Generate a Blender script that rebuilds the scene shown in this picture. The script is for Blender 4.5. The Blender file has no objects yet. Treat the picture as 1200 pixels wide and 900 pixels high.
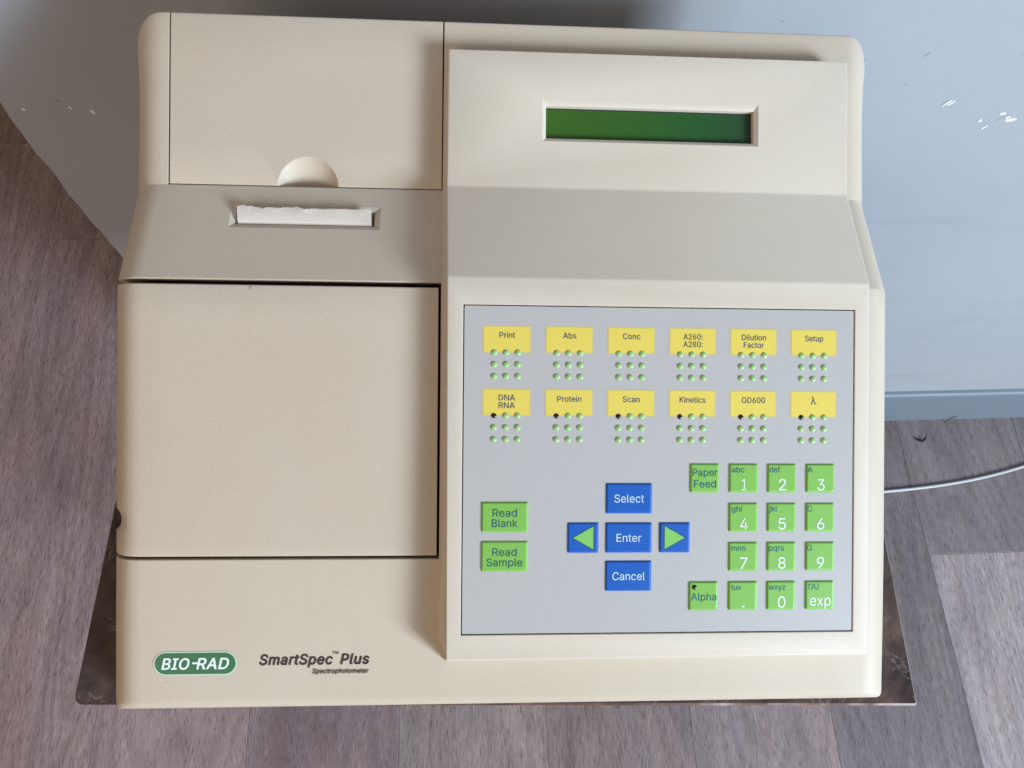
import bpy, bmesh, math, random, json
from mathutils import Vector, Matrix
from mathutils.geometry import delaunay_2d_cdt

random.seed(7)
C = bpy.context.scene.collection
SC = bpy.context.scene
R = math.radians

# ---------------------------------------------------------------- camera, world, lamps
TABLE_H = 0.6431
cam_d = bpy.data.cameras.new('camera')
cam_d.sensor_width = 36.0
cam_d.lens = 871.8932 / 1200 * 36.0
cam_d.clip_start = 0.01
cam_d.clip_end = 60
cam = bpy.data.objects.new('camera', cam_d)
C.objects.link(cam)
cam.matrix_world = Matrix(((0.99843995, -0.00832658, -0.05521173, 0.1603),
                           (-0.01349297, 0.92353192, -0.38328414, 0.0382),
                           (0.05418125, 0.38343117, 0.92197881, 0.4083 + TABLE_H),
                           (0, 0, 0, 1)))
SC.camera = cam

world = bpy.data.worlds.new('World')
SC.world = world
world.use_nodes = True
bg = world.node_tree.nodes['Background']
bg.inputs[0].default_value = (1.0, 0.82, 0.66, 1)
bg.inputs[1].default_value = 0.155

def area(name, loc, target, sx, sy, power, col):
    d = bpy.data.lights.new(name, 'AREA')
    d.shape = 'RECTANGLE'
    d.size = sx
    d.size_y = sy
    d.energy = power
    d.color = col
    o = bpy.data.objects.new(name, d)
    C.objects.link(o)
    o.location = loc
    o.rotation_euler = (Vector(target) - Vector(loc)).to_track_quat('-Z', 'Y').to_euler()
    return o

MID = (0.2, 0.2, 0.75)
area('window_light', (2.5, -1.7, 1.62), MID, 0.75, 0.95, 126, (0.78, 0.89, 1.0))
area('added_front_fill', (1.05, -0.75, 1.2), (0.3, 0.1, 0.7), 0.5, 0.5, 9.0, (0.50, 0.76, 1.0))  # added blue fill for the instrument's lower right, not a source in the room
area('room_light', (-1.2, -1.9, 1.95), MID, 1.8, 1.8, 27, (1.0, 0.75, 0.54))

SC.view_settings.view_transform = 'Standard'
SC.view_settings.look = 'None'
SC.view_settings.exposure = 0.13
SC.view_settings.gamma = 1.0
SC.view_settings.use_curve_mapping = False
SC.render.engine = 'CYCLES'
SC.cycles.max_bounces = 8

# ---------------------------------------------------------------- materials
def mat(name, col, rough=0.5, spec=0.5, metal=0.0):
    m = bpy.data.materials.new(name)
    m.use_nodes = True
    b = m.node_tree.nodes['Principled BSDF']
    b.inputs['Base Color'].default_value = (*col, 1)
    b.inputs['Roughness'].default_value = rough
    b.inputs['Specular IOR Level'].default_value = spec
    b.inputs['Metallic'].default_value = metal
    return m

def N(m, t, **kw):
    n = m.node_tree.nodes.new(t)
    for k, v in kw.items():
        if k in n.inputs:
            n.inputs[k].default_value = v
        else:
            setattr(n, k, v)
    return n

def L(m, a, b):
    m.node_tree.links.new(a, b)

def bsdf(m):
    return m.node_tree.nodes['Principled BSDF']

def ramp(m, fac, stops):
    r = N(m, 'ShaderNodeValToRGB')
    e = r.color_ramp.elements
    while len(e) < len(stops):
        e.new(0.5)
    for i, (p, c) in enumerate(stops):
        e[i].position = p
        e[i].color = (*c, 1)
    L(m, fac, r.inputs[0])
    return r

def mixc(m, fac, a, b, mode='MIX'):
    n = m.node_tree.nodes.new('ShaderNodeMix')
    n.data_type = 'RGBA'
    n.blend_type = mode
    for sock, v in ((n.inputs[0], fac), (n.inputs[6], a), (n.inputs[7], b)):
        if hasattr(v, 'links'):
            L(m, v, sock)
        elif isinstance(v, tuple):
            sock.default_value = (*v, 1)
        else:
            sock.default_value = v
    return n.outputs[2]

def plastic(name, col, rough=0.5, bump=0.22, bevel=0.0006, blotch=0.075, gscale=1500, specks=True, yellow=(0.86, 0.78, 0.62)):
    m = mat(name, col, rough, 0.38)
    tc = N(m, 'ShaderNodeTexCoord')
    n1 = N(m, 'ShaderNodeTexNoise', Scale=gscale, Detail=2.0, Roughness=0.6)
    L(m, tc.outputs['Object'], n1.inputs['Vector'])
    bp = N(m, 'ShaderNodeBump', Strength=bump, Distance=0.0004)
    L(m, n1.outputs[0], bp.inputs['Height'])
    if bevel:
        bv = N(m, 'ShaderNodeBevel', Radius=bevel)
        bv.samples = 6
        L(m, bv.outputs[0], bp.inputs['Normal'])
    L(m, bp.outputs[0], bsdf(m).inputs['Normal'])
    # uneven ageing of the plastic and tiny dirt specks
    n2 = N(m, 'ShaderNodeTexNoise', Scale=9.0, Detail=5.0, Roughness=0.6)
    L(m, tc.outputs['Object'], n2.inputs['Vector'])
    r2 = ramp(m, n2.outputs[0], [(0.35, (1, 1, 1)), (0.75, yellow)])
    c = mixc(m, blotch * 4, tuple(col), r2.outputs[0], 'MULTIPLY')
    n4 = N(m, 'ShaderNodeTexNoise', Scale=700.0, Detail=1.0)
    L(m, tc.outputs['Object'], n4.inputs['Vector'])
    r4 = ramp(m, n4.outputs[0], [(0.3, (0.965, 0.965, 0.965)), (0.7, (1.0, 1.0, 1.0))])
    c = mixc(m, 1.0, c, r4.outputs[0], 'MULTIPLY')
    if specks:
        v = N(m, 'ShaderNodeTexVoronoi', Scale=42.0)
        L(m, tc.outputs['Object'], v.inputs['Vector'])
        n3 = N(m, 'ShaderNodeTexNoise', Scale=21.0, Detail=0.0)
        L(m, tc.outputs['Object'], n3.inputs['Vector'])
        a = N(m, 'ShaderNodeMath', operation='MULTIPLY_ADD')
        L(m, n3.outputs[0], a.inputs[0])
        a.inputs[1].default_value = 0.16
        a.inputs[2].default_value = -0.079
        s = N(m, 'ShaderNodeMath', operation='LESS_THAN')
        L(m, v.outputs['Distance'], s.inputs[0])
        L(m, a.outputs[0], s.inputs[1])
        k = N(m, 'ShaderNodeMath', operation='MULTIPLY')
        L(m, s.outputs[0], k.inputs[0])
        k.inputs[1].default_value = 0.45
        c = mixc(m, k.outputs[0], c, (0.2, 0.16, 0.11))
    L(m, c, bsdf(m).inputs['Base Color'])
    rr = N(m, 'ShaderNodeMapRange')
    L(m, n2.outputs[0], rr.inputs[0])
    rr.inputs[3].default_value = rough - 0.06
    rr.inputs[4].default_value = rough + 0.1
    L(m, rr.outputs[0], bsdf(m).inputs['Roughness'])
    return m

BEIGE = (0.535, 0.468, 0.382)
M = {}
M['beige'] = plastic('beige_plastic', BEIGE)
M['lid'] = plastic('aged_lid_plastic', (0.53, 0.46, 0.382), bump=0.27, blotch=0.09)
M['console'] = plastic('console_plastic', (0.60, 0.542, 0.462), rough=0.55, bump=0.15)
M['membrane'] = plastic('membrane_film', (0.44, 0.43, 0.425), rough=0.36, bump=0.12, bevel=0, blotch=0.03, specks=False, yellow=(0.85, 0.88, 0.95))
M['dark'] = mat('dark_interior', (0.035, 0.022, 0.016), 0.7)
M['green_key'] = plastic('green_key', (0.20, 0.45, 0.085), rough=0.34, bump=0.05, bevel=0, blotch=0.04, specks=False, yellow=(0.8, 0.95, 0.8))
M['blue_key'] = plastic('blue_key', (0.012, 0.10, 0.43), rough=0.34, bump=0.05, bevel=0, blotch=0.04, specks=False, yellow=(0.7, 0.9, 0.95))
M['yellow'] = plastic('yellow_print', (0.70, 0.565, 0.105), rough=0.38, bump=0.05, bevel=0, blotch=0.04, specks=False, yellow=(0.95, 0.9, 0.8))
M['halo'] = mat('yellow_halo_print', (0.54, 0.46, 0.22), 0.38)
M['dome'] = mat('green_dome', (0.29, 0.47, 0.19), 0.3)
M['led'] = mat('dark_lens', (0.012, 0.012, 0.008), 0.12)
M['ink_black'] = mat('black_ink', (0.012, 0.012, 0.02), 0.4)
M['ink_navy'] = mat('navy_ink', (0.02, 0.05, 0.13), 0.4)
M['ink_teal'] = mat('teal_ink', (0.005, 0.085, 0.15), 0.4)
M['ink_white'] = mat('white_ink', (0.72, 0.80, 0.78), 0.4)
M['ink_pale'] = mat('pale_blue_ink', (0.55, 0.72, 0.85), 0.4)
M['badge'] = mat('badge_green', (0.0, 0.12, 0.055), 0.35)
M['badge_rim'] = mat('badge_rim', (0.45, 0.60, 0.46), 0.4)
M['paper'] = mat('thermal_paper', (0.90, 0.84, 0.78), 0.6)
M['groove'] = mat('groove_black', (0.02, 0.02, 0.025), 0.5)
M['triangle'] = mat('green_print', (0.20, 0.50, 0.12), 0.35)

# display
m = mat('lcd_green', (0.03, 0.13, 0.015), 0.5, 0.3)
tc = N(m, 'ShaderNodeTexCoord')
sp = N(m, 'ShaderNodeSeparateXYZ')
L(m, tc.outputs['Generated'], sp.inputs[0])
r = ramp(m, sp.outputs[0], [(0.0, (0.036, 0.110, 0.010)), (0.35, (0.026, 0.102, 0.012)), (0.75, (0.012, 0.082, 0.018)), (1.0, (0.014, 0.052, 0.022))])
n = N(m, 'ShaderNodeTexNoise', Scale=300.0)
L(m, tc.outputs['Object'], n.inputs['Vector'])
r2 = ramp(m, n.outputs[0], [(0.3, (0.9, 0.9, 0.9)), (0.7, (1, 1, 1))])
L(m, mixc(m, 1.0, r.outputs[0], r2.outputs[0], 'MULTIPLY'), bsdf(m).inputs['Base Color'])
bsdf(m).inputs['Coat Weight'].default_value = 0.35
bsdf(m).inputs['Coat Roughness'].default_value = 0.08
M['lcd'] = m

# wall paint
m = mat('wall_paint', (0.50, 0.53, 0.58), 0.5, 0.4)
tc = N(m, 'ShaderNodeTexCoord')
n1 = N(m, 'ShaderNodeTexNoise', Scale=2.6, Detail=6.0, Roughness=0.55)
L(m, tc.outputs['Object'], n1.inputs['Vector'])
r1 = ramp(m, n1.outputs[0], [(0.3, (0.32, 0.345, 0.382)), (0.7, (0.365, 0.388, 0.422))])
mp = N(m, 'ShaderNodeMapping')
mp.inputs['Scale'].default_value = (3.5, 3, 42)
mp.inputs['Rotation'].default_value = (0, R(-9), 0)
L(m, tc.outputs['Object'], mp.inputs[0])
n2 = N(m, 'ShaderNodeTexNoise', Scale=1.0, Detail=3.0)
L(m, mp.outputs[0], n2.inputs['Vector'])
r2 = ramp(m, n2.outputs[0], [(0.60, (1, 1, 1)), (0.78, (0.93, 0.93, 0.94))])
n3 = N(m, 'ShaderNodeTexNoise', Scale=90.0, Detail=4.0, Roughness=0.7)
L(m, tc.outputs['Object'], n3.inputs['Vector'])
r3 = ramp(m, n3.outputs[0], [(0.68, (1, 1, 1)), (0.76, (0.84, 0.84, 0.86))])
c = mixc(m, 1.0, mixc(m, 1.0, r1.outputs[0], r2.outputs[0], 'MULTIPLY'), r3.outputs[0], 'MULTIPLY')
L(m, c, bsdf(m).inputs['Base Color'])
bp = N(m, 'ShaderNodeBump', Strength=0.2, Distance=0.002)
n4 = N(m, 'ShaderNodeTexNoise', Scale=35.0, Detail=5.0)
L(m, tc.outputs['Object'], n4.inputs['Vector'])
L(m, n4.outputs[0], bp.inputs['Height'])
L(m, bp.outputs[0], bsdf(m).inputs['Normal'])
M['wall'] = m
M['chip'] = mat('bare_plaster', (0.80, 0.80, 0.80), 0.8)
M['scuff'] = mat('scuff_grey', (0.27, 0.29, 0.33), 0.6)
M['skirting'] = plastic('skirting_paint', (0.165, 0.205, 0.25), rough=0.5, bump=0.1, blotch=0.05, gscale=60, specks=False, yellow=(0.85, 0.9, 0.9))

# wooden planks: each plank is an object, its tint is the object's colour
m = mat('grey_wood', (0.2, 0.17, 0.17), 0.5, 0.4)
tc = N(m, 'ShaderNodeTexCoord')
oi = N(m, 'ShaderNodeObjectInfo')
off = N(m, 'ShaderNodeVectorMath', operation='SCALE')
comb = N(m, 'ShaderNodeCombineXYZ')
for i in range(3):
    L(m, oi.outputs['Random'], comb.inputs[i])
L(m, comb.outputs[0], off.inputs[0])
off.inputs['Scale'].default_value = 37.0
add = N(m, 'ShaderNodeVectorMath', operation='ADD')
L(m, tc.outputs['Object'], add.inputs[0])
L(m, off.outputs[0], add.inputs[1])
def stretched(sx, sy, scale, detail, rough=0.6, dist=0.0):
    mp = N(m, 'ShaderNodeMapping')
    mp.inputs['Scale'].default_value = (sx, sy, 1)
    L(m, add.outputs[0], mp.inputs[0])
    n = N(m, 'ShaderNodeTexNoise', Scale=scale, Detail=detail, Roughness=rough, Distortion=dist)
    L(m, mp.outputs[0], n.inputs['Vector'])
    return n
g1 = stretched(14, 1.3, 1.0, 6, 0.6, 1.0)         # broad figure
g2 = stretched(720, 85, 1.0, 2, 0.55, 0.0)        # short pores
g3 = stretched(9, 3.0, 1.0, 3, 0.5, 2.0)          # cloudy patches
g4 = stretched(75, 5, 1.0, 4, 0.6, 0.6)         # streaks
# flat-sawn rings: contour bands of a smooth stretched field
g5 = stretched(7, 1.1, 1.0, 1, 0.4, 0.4)
sn = N(m, 'ShaderNodeMath', operation='MULTIPLY'); L(m, g5.outputs[0], sn.inputs[0]); sn.inputs[1].default_value = 120.0
s2 = N(m, 'ShaderNodeMath', operation='SINE'); L(m, sn.outputs[0], s2.inputs[0])
s3 = N(m, 'ShaderNodeMapRange'); L(m, s2.outputs[0], s3.inputs[0])
s3.inputs[1].default_value = -1.0; s3.inputs[2].default_value = 1.0
r5 = ramp(m, s3.outputs[0], [(0.0, (0.90, 0.885, 0.89)), (0.5, (1, 1, 1)), (1.0, (1.05, 1.05, 1.06))])
r1 = ramp(m, g1.outputs[0], [(0.25, (0.86, 0.82, 0.81)), (0.5, (1, 1, 1)), (0.75, (1.08, 1.12, 1.13))])
r2 = ramp(m, g2.outputs[0], [(0.30, (0.55, 0.50, 0.50)), (0.44, (0.97, 0.97, 0.97)), (0.56, (1.0, 1.0, 1.0)), (0.70, (1.35, 1.35, 1.38))])
r3 = ramp(m, g3.outputs[0], [(0.3, (0.84, 0.84, 0.88)), (0.7, (1.1, 1.05, 1.02))])
r4 = ramp(m, g4.outputs[0], [(0.32, (0.88, 0.86, 0.86)), (0.55, (1, 1, 1)), (0.72, (1.07, 1.07, 1.08))])
c = mixc(m, 1.0, oi.outputs['Color'], r1.outputs[0], 'MULTIPLY')
for q in (r2, r3, r4, r5):
    c = mixc(m, 1.0, c, q.outputs[0], 'MULTIPLY')
kn = N(m, 'ShaderNodeTexVoronoi', Scale=5.0)
L(m, add.outputs[0], kn.inputs['Vector'])
rk = ramp(m, kn.outputs['Distance'], [(0.018, (0.25, 0.2, 0.2)), (0.05, (1, 1, 1))])
c = mixc(m, 0.0, c, rk.outputs[0], 'MULTIPLY')
L(m, c, bsdf(m).inputs['Base Color'])
bp = N(m, 'ShaderNodeBump', Strength=0.35, Distance=0.0006)
L(m, g2.outputs[0], bp.inputs['Height'])
L(m, bp.outputs[0], bsdf(m).inputs['Normal'])
M['wood'] = m
M['subfloor'] = mat('subfloor', (0.02, 0.016, 0.015), 0.9)

# stone-look laminate of the small table
m = mat('marble_laminate', (0.05, 0.045, 0.05), 0.24, 0.5)
tc = N(m, 'ShaderNodeTexCoord')
n1 = N(m, 'ShaderNodeTexNoise', Scale=34.0, Detail=8.0, Roughness=0.68, Distortion=0.5)
L(m, tc.outputs['Object'], n1.inputs['Vector'])
r1 = ramp(m, n1.outputs[0], [(0.3, (0.025, 0.018, 0.020)), (0.52, (0.085, 0.060, 0.053)), (0.66, (0.15, 0.098, 0.072)), (0.8, (0.10, 0.085, 0.085))])
n2 = N(m, 'ShaderNodeTexNoise', Scale=48.0, Detail=4.0, Roughness=0.6, Distortion=1.6)
L(m, tc.outputs['Object'], n2.inputs['Vector'])
sb = N(m, 'ShaderNodeMath', operation='SUBTRACT'); L(m, n2.outputs[0], sb.inputs[0]); sb.inputs[1].default_value = 0.5
ab = N(m, 'ShaderNodeMath', operation='ABSOLUTE'); L(m, sb.outputs[0], ab.inputs[0])
r2 = ramp(m, ab.outputs[0], [(0.0, (1, 1, 1)), (0.02, (0, 0, 0))])
n3 = N(m, 'ShaderNodeTexNoise', Scale=40.0, Detail=2.0)
L(m, tc.outputs['Object'], n3.inputs['Vector'])
r3 = ramp(m, n3.outputs[0], [(0.45, (0, 0, 0)), (0.62, (0.7, 0.7, 0.7))])
vm = N(m, 'ShaderNodeMath', operation='MULTIPLY')
L(m, r2.outputs[0], vm.inputs[0]); L(m, r3.outputs[0], vm.inputs[1])
L(m, mixc(m, vm.outputs[0], r1.outputs[0], (0.27, 0.24, 0.235)), bsdf(m).inputs['Base Color'])
M['marble'] = m
m = mat('edge_band_painted_glint', (0.1, 0.06, 0.05), 0.5)
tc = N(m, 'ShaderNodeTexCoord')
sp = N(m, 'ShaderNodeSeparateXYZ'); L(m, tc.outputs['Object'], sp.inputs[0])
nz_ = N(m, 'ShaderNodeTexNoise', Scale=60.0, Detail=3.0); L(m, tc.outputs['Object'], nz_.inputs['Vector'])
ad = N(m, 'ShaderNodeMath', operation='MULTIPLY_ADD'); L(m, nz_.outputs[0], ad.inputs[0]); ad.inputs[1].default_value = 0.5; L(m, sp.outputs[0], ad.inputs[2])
re = ramp(m, ad.outputs[0], [(0.30, (0.07, 0.04, 0.035)), (0.55, (0.26, 0.16, 0.14)), (0.62, (0.62, 0.52, 0.50))])  # pale towards the right: specular glint of the edge painted into the colour
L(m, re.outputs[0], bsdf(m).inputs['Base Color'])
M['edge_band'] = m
M['leg'] = mat('table_leg_paint', (0.05, 0.035, 0.03), 0.4)
M['cable'] = mat('white_cable', (0.44, 0.445, 0.46), 0.45)
M['scrap'] = mat('dark_scrap', (0.02, 0.018, 0.018), 0.7)

# ---------------------------------------------------------------- helpers
def finish(o, angle=32):
    me = o.data
    bm = bmesh.new(); bm.from_mesh(me)
    for f in bm.faces:
        f.smooth = True
    for e in bm.edges:
        if len(e.link_faces) == 2:
            e.smooth = e.calc_face_angle(0) < R(angle)
        else:
            e.smooth = False
    bm.to_mesh(me); bm.free()

def link(name, me, material, parent=None, loc=(0, 0, 0), rot=(0, 0, 0)):
    o = bpy.data.objects.new(name, me)
    C.objects.link(o)
    if material and not me.materials:
        me.materials.append(material)
    o.parent = parent
    o.location = loc
    o.rotation_euler = rot
    return o

def mesh(name, verts, faces):
    me = bpy.data.meshes.new(name)
    me.from_pydata([tuple(v) for v in verts], [], faces)
    bm = bmesh.new(); bm.from_mesh(me)
    bmesh.ops.recalc_face_normals(bm, faces=bm.faces)
    bm.to_mesh(me); bm.free()
    return me

def from_bm(name, bm):
    me = bpy.data.meshes.new(name)
    bmesh.ops.recalc_face_normals(bm, faces=bm.faces)
    bm.to_mesh(me); bm.free()
    return me

def empty(name, loc, label, cat, rz=0, group=None):
    o = bpy.data.objects.new(name, None)
    C.objects.link(o)
    o.empty_display_size = 0.05
    o.location = loc
    o.rotation_euler = (0, 0, rz)
    o['label'] = label
    o['category'] = cat
    if group:
        o['group'] = group
    return o

def box_me(name, x0, x1, y0, y1, z0, z1, bevel=0.0, seg=2):
    bm = bmesh.new()
    bmesh.ops.create_cube(bm, size=1)
    for v in bm.verts:
        v.co = Vector(((x0 + x1) / 2 + v.co.x * (x1 - x0), (y0 + y1) / 2 + v.co.y * (y1 - y0), (z0 + z1) / 2 + v.co.z * (z1 - z0)))
    if bevel:
        bmesh.ops.bevel(bm, geom=list(bm.edges), offset=bevel, segments=seg, profile=0.5, affect='EDGES')
    return from_bm(name, bm)

def boolean(o, cutters):
    for c in cutters:
        md = o.modifiers.new('cut', 'BOOLEAN')
        md.operation = 'DIFFERENCE'
        md.solver = 'EXACT'
        md.object = c
    bpy.context.view_layer.update()
    dg = bpy.context.evaluated_depsgraph_get()
    me = bpy.data.meshes.new_from_object(o.evaluated_get(dg))
    mats = list(o.data.materials)
    o.modifiers.clear()
    o.data = me
    me.materials.clear()
    for q in mats:
        me.materials.append(q)
    for c in cutters:
        bpy.data.objects.remove(c)

def cutter(me):
    o = bpy.data.objects.new('cutting_block', me)
    C.objects.link(o)
    o.parent = bpy.data.objects['spectrophotometer']
    return o

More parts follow.
